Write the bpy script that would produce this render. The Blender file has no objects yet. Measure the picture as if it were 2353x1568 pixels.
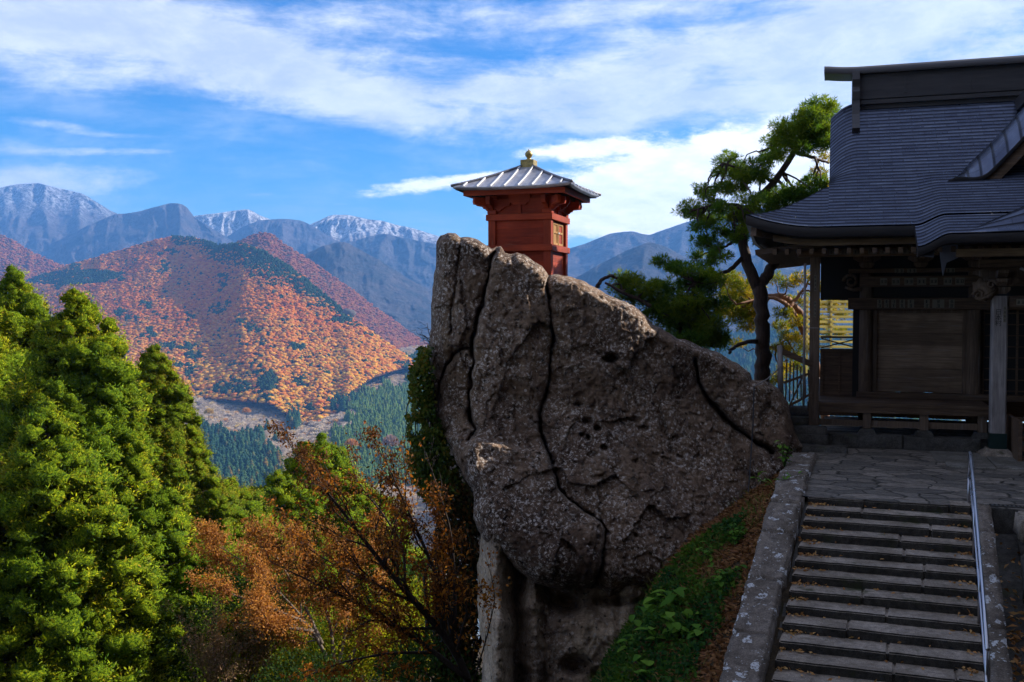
import bpy, bmesh, math, random
import numpy as np
from mathutils import Vector, Matrix
R_ = math.radians
scene = bpy.context.scene
COL = scene.collection

# ------------------------------------------------------------------ camera
CAMZ = 3.2                       # eye height above the terrace paving (z = 0)
PITCH = R_(2.0)                  # looking slightly down
cam_d = bpy.data.cameras.new('camera')
cam_d.lens = 35.0; cam_d.sensor_width = 36.0
cam_d.clip_start = 0.1; cam_d.clip_end = 40000
cam = bpy.data.objects.new('camera', cam_d)
COL.objects.link(cam)
cam.location = (0, 0, CAMZ)
cam.rotation_euler = (math.pi/2 - PITCH, 0, 0)
scene.camera = cam

# photo measurements were taken on a 2353 x 1568 view of the photograph
FPX = 35.0/36.0*2353
SP, CP = math.sin(PITCH), math.cos(PITCH)
def ray(x, y):
    cx = (np.asarray(x, float)-1176.5)/FPX; cy = (784-np.asarray(y, float))/FPX
    dy = CP + cy*SP; dz = -SP + cy*CP
    return cx/dy, dz/dy                    # per unit of world Y
def P(x, y, Y):
    a, b = ray(x, y)
    return np.stack(np.broadcast_arrays(a*Y, Y, CAMZ + b*Y), -1).astype(float)
def G(x, y, z=0.0):
    a, b = ray(x, y)
    return P(x, y, (z-CAMZ)/b)

# ------------------------------------------------------------------ sun, sky, exposure
SUN_AZ = R_(72)      # from the view direction (+Y) towards the right (+X)
SUN_EL = R_(32)
sun_d = bpy.data.lights.new('sun', 'SUN')
sun_d.energy = 5.0; sun_d.angle = R_(0.5); sun_d.color = (1.0, 0.93, 0.82)
sun = bpy.data.objects.new('sun', sun_d); COL.objects.link(sun)
sv = Vector((math.sin(SUN_AZ)*math.cos(SUN_EL), math.cos(SUN_AZ)*math.cos(SUN_EL), math.sin(SUN_EL)))
sun.rotation_euler = sv.to_track_quat('Z', 'Y').to_euler()
sun.location = (30, 10, 40)

def nd(nt, typ, **kw):
    n = nt.nodes.new(typ)
    for k, v in kw.items():
        if k.startswith('i_'): n.inputs[k[2:].replace('_', ' ')].default_value = v
        else: setattr(n, k, v)
    return n
def lk(nt, a, b): nt.links.new(a, b)
def math_(nt, op, a, b=None, c=None, clamp=False):
    n = nt.nodes.new('ShaderNodeMath'); n.operation = op; n.use_clamp = clamp
    for i, v in enumerate((a, b, c)):
        if v is None: continue
        if isinstance(v, (int, float)): n.inputs[i].default_value = v
        else: nt.links.new(v, n.inputs[i])
    return n.outputs[0]
def sstep(nt, v, lo, hi):
    n = nt.nodes.new('ShaderNodeMapRange'); n.interpolation_type = 'SMOOTHSTEP'
    nt.links.new(v, n.inputs[0]); n.inputs[1].default_value = lo; n.inputs[2].default_value = hi
    return n.outputs[0]
def mixc(nt, f, a, b, typ='MIX'):
    n = nt.nodes.new('ShaderNodeMix'); n.data_type = 'RGBA'; n.blend_type = typ
    for s, v in ((n.inputs[0], f), (n.inputs[6], a), (n.inputs[7], b)):
        if isinstance(v, (int, float)): s.default_value = v
        elif isinstance(v, tuple): s.default_value = v if len(v) == 4 else v+(1,)
        else: nt.links.new(v, s)
    return n.outputs[2]
def noise(nt, vec, scale, detail=4, rough=.55, dist=0.0, out=0):
    n = nt.nodes.new('ShaderNodeTexNoise')
    n.inputs['Scale'].default_value = scale; n.inputs['Detail'].default_value = detail
    n.inputs['Roughness'].default_value = rough; n.inputs['Distortion'].default_value = dist
    if vec is not None: nt.links.new(vec, n.inputs['Vector'])
    return n.outputs[out]
def ramp(nt, fac, stops, interp='LINEAR'):
    n = nt.nodes.new('ShaderNodeValToRGB'); cr = n.color_ramp; cr.interpolation = interp
    while len(cr.elements) < len(stops): cr.elements.new(.5)
    for e, (p, c) in zip(cr.elements, stops):
        e.position = p; e.color = tuple(c)+(1,) if len(c) == 3 else c
    nt.links.new(fac, n.inputs[0])
    return n.outputs[0]
def mapping(nt, vec, scale=(1, 1, 1), rot=(0, 0, 0), loc=(0, 0, 0)):
    n = nt.nodes.new('ShaderNodeMapping')
    n.inputs['Scale'].default_value = scale; n.inputs['Rotation'].default_value = rot; n.inputs['Location'].default_value = loc
    nt.links.new(vec, n.inputs['Vector'])
    return n.outputs[0]

world = bpy.data.worlds.new('World'); scene.world = world
world.use_nodes = True
nt = world.node_tree; nt.nodes.clear()
out = nd(nt, 'ShaderNodeOutputWorld'); bg = nd(nt, 'ShaderNodeBackground')
SKY_STRENGTH = 0.10
bg.inputs['Strength'].default_value = SKY_STRENGTH
sky = nd(nt, 'ShaderNodeTexSky', sky_type='NISHITA', sun_disc=False, sun_elevation=SUN_EL, sun_rotation=SUN_AZ,
         altitude=400, air_density=1.0, dust_density=0.35, ozone_density=2.2)
tc = nd(nt, 'ShaderNodeTexCoord')
sep = nd(nt, 'ShaderNodeSeparateXYZ'); lk(nt, tc.outputs['Generated'], sep.inputs[0])
az = math_(nt, 'ARCTAN2', sep.outputs[0], sep.outputs[1])
el = math_(nt, 'ARCSINE', sep.outputs[2])
hs = nd(nt, 'ShaderNodeHueSaturation'); hs.inputs['Saturation'].default_value = 1.38; hs.inputs['Value'].default_value = 1.0
lk(nt, sky.outputs[0], hs.inputs['Color'])
# the blue deepens with altitude
blue = mixc(nt, 1.0, hs.outputs[0], (0.24, 0.56, 0.80), 'MULTIPLY')
blue = mixc(nt, sstep(nt, el, -0.02, 0.17), mixc(nt, 0.45, blue, (2.5, 3.4, 4.4)), blue)
# cirrus: streaky noise in azimuth/elevation, kept inside real cloud banks (each bank has its own place in the sky)
av = nd(nt, 'ShaderNodeCombineXYZ'); lk(nt, az, av.inputs[0]); lk(nt, el, av.inputs[1])
warp = noise(nt, mapping(nt, av.outputs[0], (3.0, 6.0, 1)), 1.0, 3, .5, out=1)
wv = nd(nt, 'ShaderNodeVectorMath', operation='MULTIPLY_ADD')
lk(nt, warp, wv.inputs[0]); wv.inputs[1].default_value = (.16, .05, 0); lk(nt, av.outputs[0], wv.inputs[2])
n1 = noise(nt, mapping(nt, wv.outputs[0], (6, 34, 1), (0, 0, R_(13))), 1.0, 9, .66)
n2 = noise(nt, mapping(nt, wv.outputs[0], (10, 20, 1), (0, 0, R_(-24)), (3, 5, 1)), 1.0, 9, .66)
n3 = noise(nt, mapping(nt, av.outputs[0], (26, 70, 1), (0, 0, R_(4)), (7, 2, 0)), 1.0, 8, .68)
BANKS = [  # x, y, half width, half height, tilt (deg), strength
    (140, 70, 480, 105, 0, 1.35), (520, 110, 300, 60, -14, .75), (760, 205, 330, 62, -14, .65), (1120, 225, 520, 75, -3, .72),
    (1530, 205, 460, 85, 6, .95), (1980, 45, 560, 80, 4, 1.25), (2130, 190, 380, 120, 6, .95),
    (1250, 25, 760, 40, 3, .85), (60, 420, 260, 34, 5, 1.15), (220, 348, 190, 9, 3, .75), (120, 287, 110, 11, -4, .75),
    (300, 313, 110, 8, 2, .5), (30, 370, 60, 60, 0, .6), (600, 447, 50, 6, 4, .6), (780, 470, 40, 5, 2, .45)]
def bank(x, y, sx, sy, tilt, s, pw=2.0):
    a, b = ray(x, y); a0 = math.atan(a); e0 = math.atan(b*math.cos(a0))
    da = math_(nt, 'SUBTRACT', az, a0); de = math_(nt, 'SUBTRACT', el, e0)
    c, sn = math.cos(R_(tilt)), math.sin(R_(tilt))
    u = math_(nt, 'MULTIPLY', math_(nt, 'MULTIPLY_ADD', da, c, math_(nt, 'MULTIPLY', de, sn)), FPX/sx)
    v = math_(nt, 'MULTIPLY', math_(nt, 'MULTIPLY_ADD', de, c, math_(nt, 'MULTIPLY', da, -sn)), FPX/sy)
    r2 = math_(nt, 'ADD', math_(nt, 'MULTIPLY', u, u), math_(nt, 'MULTIPLY', v, v))
    return math_(nt, 'MULTIPLY', math_(nt, 'EXPONENT', math_(nt, 'MULTIPLY', r2, -1.0)), s)
tot = None
for b in BANKS:
    g = bank(*b); tot = g if tot is None else math_(nt, 'ADD', tot, g)
tex = math_(nt, 'ADD', math_(nt, 'MULTIPLY', n1, .9), math_(nt, 'MULTIPLY', n2, .7))     # ~0.8 mean
fld = math_(nt, 'ADD', math_(nt, 'MULTIPLY', tot, .62), math_(nt, 'MULTIPLY_ADD', tex, 1.7, -1.36))
cir = math_(nt, 'MULTIPLY', sstep(nt, fld, .02, 1.0), sstep(nt, tot, .06, .5))
thin = math_(nt, 'MULTIPLY', sstep(nt, tex, .62, 1.15), .32)          # thin streaks everywhere
cir = math_(nt, 'MAXIMUM', cir, thin)
# unseen cirrus veil added overhead and behind the viewer to whiten the ambient light
over = math_(nt, 'MAXIMUM', sstep(nt, el, .42, .75), sstep(nt, math_(nt, 'ABSOLUTE', az), .75, 1.3))
over = math_(nt, 'MULTIPLY', over, sstep(nt, math_(nt, 'ADD', n1, n2), .55, 1.0))
cir = math_(nt, 'MAXIMUM', cir, math_(nt, 'MULTIPLY', over, .55))
cir = math_(nt, 'MINIMUM', math_(nt, 'MULTIPLY', cir, 1.0), .84)
# the bright bank low on the right, nearer the sun, with a firm upper edge, and the ragged puffs beside it
big = None
for b in [(1640, 420, 330, 88, 3, 1.7), (1500, 500, 300, 50, 0, 1.0), (1900, 440, 260, 130, 0, 1.5), (1330, 342, 130, 20, 3, .75), (1400, 470, 180, 30, 14, .8), (960, 428, 150, 18, 7, .85), (1110, 405, 60, 9, 4, .5)]:
    g = bank(*b); big = g if big is None else math_(nt, 'ADD', big, g)
bf = math_(nt, 'ADD', big, math_(nt, 'MULTIPLY_ADD', n3, 1.5, -.80))
bigm = math_(nt, 'MULTIPLY', sstep(nt, bf, .22, .78), sstep(nt, big, .12, .42))
ccol = mixc(nt, sstep(nt, n2, .35, .7), (3.8, 4.2, 5.1), (5.7, 5.9, 6.4))
c1 = mixc(nt, cir, blue, ccol)
c2 = mixc(nt, bigm, c1, mixc(nt, sstep(nt, n3, .3, .75), (6.6, 6.8, 7.0), (9.0, 8.8, 8.5)))
lk(nt, c2, bg.inputs['Color']); lk(nt, bg.outputs[0], out.inputs['Surface'])

scene.view_settings.view_transform = 'Standard'
scene.view_settings.look = 'None'
scene.view_settings.exposure = 1.05
scene.view_settings.gamma = 1.0
scene.render.engine = 'CYCLES'
cy = scene.cycles
cy.use_denoising = True
cy.max_bounces = 6; cy.diffuse_bounces = 3; cy.glossy_bounces = 3; cy.transmission_bounces = 4
cy.volume_bounces = 0; cy.transparent_max_bounces = 8
cy.use_adaptive_sampling = True; cy.adaptive_threshold = 0.02
cy.sample_clamp_indirect = 6.0

# ------------------------------------------------------------------ helpers
def tag(o, label=None, cat=None, group=None, kind=None):
    if label: o['label'] = label
    if cat: o['category'] = cat
    if group: o['group'] = group
    if kind: o['kind'] = kind
    return o
def empty(name, loc=(0, 0, 0), rz=0.0):
    o = bpy.data.objects.new(name, None); COL.objects.link(o)
    o.location = loc; o.rotation_euler = (0, 0, rz); o.empty_display_size = .3
    return o
def link(name, me, mat, parent=None, smooth=False):
    if mat is not None:
        for m in (mat if isinstance(mat, (list, tuple)) else [mat]): me.materials.append(m)
    o = bpy.data.objects.new(name, me); COL.objects.link(o)
    if parent is not None: o.parent = parent
    if smooth: me.polygons.foreach_set('use_smooth', np.ones(len(me.polygons), bool))
    return o
def npmesh(name, V, F, smooth=False):
    """V (n,3); F list of (m,k) index arrays (each of one polygon size)"""
    if isinstance(F, np.ndarray): F = [F]
    F = [f for f in F if len(f)]
    me = bpy.data.meshes.new(name)
    V = np.ascontiguousarray(V, np.float32)
    me.vertices.add(len(V)); me.vertices.foreach_set('co', V.ravel())
    li = np.concatenate([f.ravel() for f in F]).astype(np.int32)
    sz = np.concatenate([np.full(len(f), f.shape[1], np.int32) for f in F])
    st = np.concatenate([[0], np.cumsum(sz)[:-1]]).astype(np.int32)
    me.loops.add(len(li)); me.loops.foreach_set('vertex_index', li)
    me.polygons.add(len(sz)); me.polygons.foreach_set('loop_start', st); me.polygons.foreach_set('loop_total', sz)
    me.update(calc_edges=True)
    if smooth: me.polygons.foreach_set('use_smooth', np.ones(len(sz), bool))
    return me
def npobj(name, V, F, mat, parent=None, smooth=False):
    return link(name, npmesh(name, V, F, smooth), mat, parent)
def gridfaces(nu, nv, off=0):
    i, j = np.meshgrid(np.arange(nu-1), np.arange(nv-1), indexing='ij')
    a = (i*nv+j).ravel()+off
    return np.stack([a, a+nv, a+nv+1, a+1], -1)

def _h(i, j, k, seed):
    n = (i.astype(np.uint32)*np.uint32(374761393) + j.astype(np.uint32)*np.uint32(668265263)
         + k.astype(np.uint32)*np.uint32(2246822519) + np.uint32(seed*2654435761 % 4294967296))
    n = (n ^ (n >> np.uint32(13)))*np.uint32(1274126177)
    n = n ^ (n >> np.uint32(16))
    return n.astype(np.float64)/4294967295.0*2-1
def vnoise(p, seed=0):
    p = np.asarray(p, float); f = np.floor(p); i = f.astype(np.int64); t = p-f; t = t*t*t*(t*(t*6-15)+10)
    r = 0
    for a in (0, 1):
        for b in (0, 1):
            for c in (0, 1):
                w = (t[..., 0] if a else 1-t[..., 0])*(t[..., 1] if b else 1-t[..., 1])*(t[..., 2] if c else 1-t[..., 2])
                r = r + w*_h(i[..., 0]+a, i[..., 1]+b, i[..., 2]+c, seed)
    return r
def fbm(p, oc=4, gain=.5, seed=0, ridged=False):
    p = np.asarray(p, float); r = 0; a = 1.0; s = 0
    for o in range(oc):
        n = vnoise(p*(2.03**o)+o*17.3, seed+o)
        if ridged: n = 1-2*np.abs(n)
        r = r + a*n; s += a; a *= gain
    return r/s
def V3(x, y=0.0, z=0.0):
    return np.stack(np.broadcast_arrays(np.asarray(x, float), y, z), -1)
def smooth01(x): x = np.clip(x, 0, 1); return x*x*(3-2*x)

class MB:
    """collects simple solids and builds them as ONE mesh object"""
    def __init__(s): s.v = []; s.f = []
    def add(s, vs, fs):
        o = len(s.v); s.v += [tuple(map(float, v)) for v in vs]; s.f += [tuple(i+o for i in f) for f in fs]
    def box(s, x0, x1, y0, y1, z0, z1, b=0.0):
        if b <= 0:
            s.add([(x0,y0,z0),(x1,y0,z0),(x1,y1,z0),(x0,y1,z0),(x0,y0,z1),(x1,y0,z1),(x1,y1,z1),(x0,y1,z1)],
                  [(0,3,2,1),(4,5,6,7),(0,1,5,4),(1,2,6,5),(2,3,7,6),(3,0,4,7)])
        else:
            bm = bmesh.new(); bmesh.ops.create_cube(bm, size=1)
            for v in bm.verts:
                v.co = ((x0+x1)/2+v.co.x*(x1-x0), (y0+y1)/2+v.co.y*(y1-y0), (z0+z1)/2+v.co.z*(z1-z0))
            bmesh.ops.bevel(bm, geom=list(bm.edges), offset=b, segments=1, affect='EDGES')
            s.bm(bm)
    def bm(s, bm):
        bm.verts.index_update()
        s.add([v.co[:] for v in bm.verts], [[v.index for v in f.verts] for f in bm.faces]); bm.free()
    def obox(s, c, ax, ay, az_):
        """box from centre and three half-axis vectors"""
        c, ax, ay, az_ = (np.asarray(t, float) for t in (c, ax, ay, az_))
        vs = [c+sx*ax+sy*ay+sz*az_ for sz in (-1, 1) for sx, sy in ((-1,-1),(1,-1),(1,1),(-1,1))]
        s.add(vs, [(0,3,2,1),(4,5,6,7),(0,1,5,4),(1,2,6,5),(2,3,7,6),(3,0,4,7)])
    def bar(s, a, b, w, h, up=(0, 0, 1)):
        a, b, up = (np.asarray(t, float) for t in (a, b, up)); d = b-a; L = np.linalg.norm(d); d /= L
        sd = np.cross(d, up); sd /= np.linalg.norm(sd); u2 = np.cross(sd, d)
        s.obox((a+b)/2, d*L/2, sd*w/2, u2*h/2)
    def tube(s, pts, rad, n=8, cap=True):
        V, F = tube_arrays(pts, rad, n, cap); s.add(V, [tuple(f) for q in F for f in q])
    def prism(s, poly, axis, a, b):
        """polygon of 2-D points extruded along axis ('x','y','z') from a to b"""
        def m(p, t): return {'x': (t, p[0], p[1]), 'y': (p[0], t, p[1]), 'z': (p[0], p[1], t)}[axis]
        n = len(poly)
        vs = [m(p, a) for p in poly]+[m(p, b) for p in poly]
        fs = [tuple(range(n))[::-1], tuple(range(n, 2*n))]+[(i, (i+1) % n, n+(i+1) % n, n+i) for i in range(n)]
        s.add(vs, fs)
    def lathe(s, prof, c=(0, 0, 0), n=16):
        vs, fs = [], []
        for r, z in prof:
            for k in range(n):
                t = 2*math.pi*k/n; vs.append((c[0]+r*math.cos(t), c[1]+r*math.sin(t), c[2]+z))
        for i in range(len(prof)-1):
            for k in range(n): fs.append((i*n+k, i*n+(k+1) % n, (i+1)*n+(k+1) % n, (i+1)*n+k))
        fs.append(tuple(range(n))[::-1]); fs.append(tuple((len(prof)-1)*n+k for k in range(n)))
        s.add(vs, fs)
    def build(s, name, mat, parent=None, smooth=False, bevel=0.0):
        me = bpy.data.meshes.new(name); me.from_pydata(s.v, [], s.f)
        bm = bmesh.new(); bm.from_mesh(me)
        bmesh.ops.recalc_face_normals(bm, faces=bm.faces)
        if bevel > 0: bmesh.ops.bevel(bm, geom=[e for e in bm.edges if len(e.link_faces) == 2 and e.calc_face_angle(0) > .6], offset=bevel, segments=2, affect='EDGES', clamp_overlap=True)
        bm.to_mesh(me); bm.free()
        return link(name, me, mat, parent, smooth)
def tube_arrays(pts, rad, n=6, cap=True):
    pts = np.asarray(pts, float); m = len(pts)
    rad = np.broadcast_to(np.asarray(rad, float), (m,))
    d = np.gradient(pts, axis=0); d /= np.linalg.norm(d, axis=1, keepdims=True)+1e-12
    ref = np.array([0, 0, 1.0]) if abs(d[:, 2]).mean() < .8 else np.array([1.0, 0, 0])
    a = np.cross(d, ref); a /= np.linalg.norm(a, axis=1, keepdims=True)+1e-12; b = np.cross(d, a)
    t = np.arange(n)*2*math.pi/n
    V = pts[:, None]+rad[:, None, None]*(a[:, None]*np.cos(t)[None, :, None]+b[:, None]*np.sin(t)[None, :, None])
    i, k = np.meshgrid(np.arange(m-1), np.arange(n), indexing='ij'); k2 = (k+1) % n
    F = [np.stack([i*n+k, i*n+k2, (i+1)*n+k2, (i+1)*n+k], -1).reshape(-1, 4)]
    if cap: F.append(np.array([np.arange(n)[::-1], (m-1)*n+np.arange(n)]))
    return V.reshape(-1, 3), F
class NB:
    """numpy mesh collector"""
    def __init__(s): s.V = []; s.F = {}; s.n = 0
    def add(s, V, F):
        for f in (F if isinstance(F, list) else [F]):
            s.F.setdefault(f.shape[1], []).append(f+s.n)
        s.V.append(V); s.n += len(V)
    def tube(s, pts, rad, n=6): s.add(*tube_arrays(pts, rad, n))
    def build(s, name, mat, parent=None, smooth=False):
        return npobj(name, np.concatenate(s.V), [np.concatenate(v) for v in s.F.values()], mat, parent, smooth)
def unit(v): return v/(np.linalg.norm(v, axis=-1, keepdims=True)+1e-12)
def blades(c, d, L, W, rng, bend=.0):
    """one leaf (rhombic quad) per centre c, pointing along d"""
    n = len(c); d = unit(d); r = unit(np.cross(d, rng.normal(size=(n, 3))))
    nn = np.cross(d, r)
    L = np.broadcast_to(np.asarray(L, float), (n,))[:, None]; W = np.broadcast_to(np.asarray(W, float), (n,))[:, None]
    V = np.stack([c, c+d*L*.5+r*W*.5+nn*L*bend, c+d*L, c+d*L*.5-r*W*.5+nn*L*bend], 1).reshape(-1, 3)
    return V, np.arange(4*n).reshape(n, 4)
# ------------------------------------------------------------------ materials
def newmat(name):
    m = bpy.data.materials.new(name); m.use_nodes = True; nt = m.node_tree
    return m, nt, nt.nodes['Principled BSDF']
def tco(nt, kind='Object'): return nd(nt, 'ShaderNodeTexCoord').outputs[kind]
def pos(nt): return nd(nt, 'ShaderNodeNewGeometry').outputs['Position']
def setbump(nt, bsdf, h, strength=.5, dist=.02):
    b = nd(nt, 'ShaderNodeBump'); b.inputs['Strength'].default_value = strength; b.inputs['Distance'].default_value = dist
    lk(nt, h, b.inputs['Height']); lk(nt, b.outputs[0], bsdf.inputs['Normal'])
def leafmat(name, cols, trans=.45, big=None, bigscale=.5, rough=.6, spec=.07, puff=False):
    """cols: colour stops picked per leaf; big: second set mixed in by clumps"""
    m = bpy.data.materials.new(name); m.use_nodes = True; nt = m.node_tree; nt.nodes.clear()
    o = nd(nt, 'ShaderNodeOutputMaterial'); ri = nd(nt, 'ShaderNodeNewGeometry').outputs['Random Per Island']
    c = ramp(nt, ri, [(i/max(1, len(cols)-1), k) for i, k in enumerate(cols)])
    if big:
        c2 = ramp(nt, ri, [(i/max(1, len(big)-1), k) for i, k in enumerate(big)])
        c = mixc(nt, sstep(nt, noise(nt, pos(nt), bigscale, 3), .42, .62), c, c2)
    p = nd(nt, 'ShaderNodeBsdfPrincipled'); lk(nt, c, p.inputs['Base Color'])
    p.inputs['Roughness'].default_value = rough; p.inputs['Specular IOR Level'].default_value = spec
    t = nd(nt, 'ShaderNodeBsdfTranslucent'); lk(nt, mixc(nt, 1.0, c, (1.5, 1.5, .9), 'MULTIPLY'), t.inputs['Color'])
    if puff:      # leaves are lit as part of the rounded tuft they belong to
        at = nd(nt, 'ShaderNodeAttribute', attribute_name='pn'); gn = nd(nt, 'ShaderNodeNewGeometry')
        vm = nd(nt, 'ShaderNodeVectorMath', operation='MULTIPLY_ADD'); lk(nt, gn.outputs['Normal'], vm.inputs[0]); vm.inputs[1].default_value = (.35, .35, .35); lk(nt, at.outputs['Vector'], vm.inputs[2])
        nv = nd(nt, 'ShaderNodeVectorMath', operation='NORMALIZE'); lk(nt, vm.outputs[0], nv.inputs[0])
        lk(nt, nv.outputs[0], p.inputs['Normal']); lk(nt, nv.outputs[0], t.inputs['Normal'])
    x = nd(nt, 'ShaderNodeMixShader'); x.inputs[0].default_value = trans
    lk(nt, p.outputs[0], x.inputs[1]); lk(nt, t.outputs[0], x.inputs[2]); lk(nt, x.outputs[0], o.inputs['Surface'])
    return m
def woodmat(name, c0, c1, rough=.75, along='x', scale=1.0, wear=None, spec=.25):
    m, nt, b = newmat(name)
    st = {'x': (.6, 9, 9), 'y': (9, .6, 9), 'z': (9, 9, .6)}[along]
    v = mapping(nt, tco(nt), tuple(s*scale for s in st))
    n = noise(nt, v, 3.0, 6, .65); big = noise(nt, tco(nt), 1.3, 3)
    c = ramp(nt, n, [(.3, c0), (.72, c1)])
    isl = nd(nt, 'ShaderNodeNewGeometry').outputs['Random Per Island']; c = mixc(nt, 1.0, c, ramp(nt, isl, [(0, (.72, .70, .68)), (1, (1.2, 1.2, 1.2))]), 'MULTIPLY')
    c = mixc(nt, sstep(nt, big, .3, .75), mixc(nt, 1.0, c, (.62, .6, .6), 'MULTIPLY'), c)
    if wear: c = mixc(nt, math_(nt, 'MULTIPLY', sstep(nt, noise(nt, mapping(nt, tco(nt), tuple(s*.5 for s in st)), 2.2, 8, .7), .56, .72), .8), c, wear)
    lk(nt, c, b.inputs['Base Color']); b.inputs['Roughness'].default_value = rough; b.inputs['Specular IOR Level'].default_value = spec
    setbump(nt, b, n, .35, .01)
    return m
def stonemat(name, c0, c1, lichen=None, lichen_amt=.6, moss=None, scale=1.0, rough=.9, bump=.5):
    m, nt, b = newmat(name); p = tco(nt)
    n = noise(nt, p, 9*scale, 8, .7); n2 = noise(nt, p, 1.7*scale, 4)
    c = ramp(nt, n, [(.32, c0), (.7, c1)])
    c = mixc(nt, sstep(nt, n2, .35, .7), mixc(nt, 1.0, c, (.6, .58, .55), 'MULTIPLY'), c)
    fine = noise(nt, p, 55*scale, 3, .6)
    c = mixc(nt, 1.0, c, ramp(nt, fine, [(.3, (.55, .55, .55)), (.7, (1.25, 1.25, 1.25))]), 'MULTIPLY')
    if lichen:
        vo = nd(nt, 'ShaderNodeTexVoronoi'); vo.inputs['Scale'].default_value = 4.2*scale
        wp = nd(nt, 'ShaderNodeVectorMath', operation='MULTIPLY_ADD'); lk(nt, noise(nt, p, 9*scale, 3, out=1), wp.inputs[0])
        wp.inputs[1].default_value = (.22/scale,)*3; lk(nt, p, wp.inputs[2]); lk(nt, wp.outputs[0], vo.inputs['Vector'])
        spot = math_(nt, 'LESS_THAN', math_(nt, 'ADD', vo.outputs['Distance'], math_(nt, 'MULTIPLY', noise(nt, p, 1.1*scale, 2), .55)), lichen_amt)
        spot = math_(nt, 'MULTIPLY', spot, sstep(nt, noise(nt, p, 28*scale, 4, .7), .38, .55))
        c = mixc(nt, spot, c, lichen)
        v2 = nd(nt, 'ShaderNodeTexVoronoi'); v2.inputs['Scale'].default_value = 15*scale; lk(nt, wp.outputs[0], v2.inputs['Vector'])
        s2 = math_(nt, 'LESS_THAN', math_(nt, 'ADD', v2.outputs['Distance'], math_(nt, 'MULTIPLY', noise(nt, p, 2.3*scale, 4, .65), .8)), lichen_amt*1.06)
        c = mixc(nt, math_(nt, 'MULTIPLY', s2, .75), c, tuple(v*.85 for v in lichen))
    if moss:
        c = mixc(nt, sstep(nt, noise(nt, p, 2.3*scale, 5, .65, out=0), .56, .72), c, moss)
    lk(nt, c, b.inputs['Base Color']); b.inputs['Roughness'].default_value = rough; b.inputs['Specular IOR Level'].default_value = .2
    setbump(nt, b, math_(nt, 'ADD', n, math_(nt, 'MULTIPLY', fine, .35)), bump, .03)
    return m

def puffobj(name, V, F, N, mat, parent):
    o = npobj(name, V, F, mat, parent); a = o.data.attributes.new('pn', 'FLOAT_VECTOR', 'POINT')
    a.data.foreach_set('vector', np.ascontiguousarray(np.repeat(N, 4, 0), np.float32).ravel()); return o
# ------------------------------------------------------------------ far landscape (every hill is solid ground at its own distance)
rng = np.random.default_rng(7)
class Patch:
    def __init__(s, top, bot, dtop, dbot, amp=.012, wave=60, seed=0, jag=1.5, nx=200, ny=60, pw=1.0):
        g = lambda q: (np.array([a for a, _ in q], float), np.array([b for _, b in q], float))
        c = lambda q: g(q) if isinstance(q, (list, tuple)) else ((np.array([0.]), np.array([float(q)])))
        s.top, s.bot, s.dt, s.db = c(top), c(bot), c(dtop), c(dbot)
        s.amp, s.wave, s.seed, s.jag, s.nx, s.ny, s.pw = amp, wave, seed, jag, nx, ny, pw
        s.x0, s.x1 = s.top[0][0], s.top[0][-1]; s.base = .25
    def ytop(s, x):
        x = np.asarray(x, float)
        r = sum(np.interp(x+o, *s.top)*w for o, w in ((-9, .25), (0, .5), (9, .25)))
        return r + s.jag*fbm(V3(x/18, s.seed*3.1, 0), 3, .6, s.seed+50)
    def ev(s, x, t):
        x = np.asarray(x, float); yt = s.ytop(x); yb = np.interp(x, *s.bot); y = yb+(yt-yb)*t
        d1, d0 = np.interp(x, *s.dt), np.interp(x, *s.db)
        Y = d0*(d1/d0)**(np.clip(t, 0, 1)**s.pw)
        wx = x + 26*fbm(V3(x/120, t*2.2, s.seed), 3, .5, s.seed+9) + 55*(1-t)
        n = fbm(V3(wx/s.wave+t*.9, t*2.6+s.seed, s.seed*.7), 5, .52, s.seed, ridged=True) + .5*fbm(V3(x/s.wave*.8-t*1.5, t*1.2+s.seed+5, 3.), 4, .5, s.seed+20)
        Y = Y*(1 - s.amp*n*np.clip(t*2.5+s.base, 0, 1))
        return P(x, y, Y)
    def mesh(s, name, mat, label=None):
        xs = np.linspace(s.x0, s.x1, s.nx); ts = np.linspace(0, 1, s.ny)
        X, T = np.meshgrid(xs, ts, indexing='ij'); V = s.ev(X, T)
        crest = V[:, -1]; back = []
        for k, (f, dz) in enumerate(((.02, .004), (.045, .016), (.08, .045), (.12, .09))):
            q = crest*(1+f); q[:, 2] = crest[:, 2]-crest[:, 1]*dz; back.append(q[:, None])
        foot = V[:, :1].copy(); foot[..., 2] = CAMZ+(foot[..., 2]-CAMZ)*1.09; foot[..., :2] *= 1.09
        V = np.concatenate([foot, V]+back, 1)
        o = npobj(name, V.reshape(-1, 3), gridfaces(V.shape[0], V.shape[1]), mat, None, True)
        tag(o, label, None, None, 'structure'); return o
    def scatter(s, per, rng, keep=None, nx=160, ny=120):
        """random ground points, one per `per` square metres; keep(x, y, t) gives a probability"""
        xs = np.linspace(s.x0, s.x1, nx+1); ts = np.linspace(0, 1, ny+1)
        X, T = np.meshgrid(xs, ts, indexing='ij'); V = s.ev(X, T)
        a = np.linalg.norm(np.cross(V[1:, :-1]-V[:-1, :-1], V[:-1, 1:]-V[:-1, :-1]), axis=-1).ravel()
        n = int(a.sum()/per); c = rng.choice(len(a), n, p=a/a.sum()); i, j = c//ny, c % ny
        x = xs[i]+(xs[1]-xs[0])*rng.random(n); t = ts[j]+(ts[1]-ts[0])*rng.random(n)
        if keep is not None:
            yt = s.ytop(x); y = np.interp(x, *s.bot)*(1-t)+yt*t
            k = rng.random(n) < keep(x, y, t, y-yt); x, t = x[k], t[k]
        return s.ev(x, t), x, t

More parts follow.
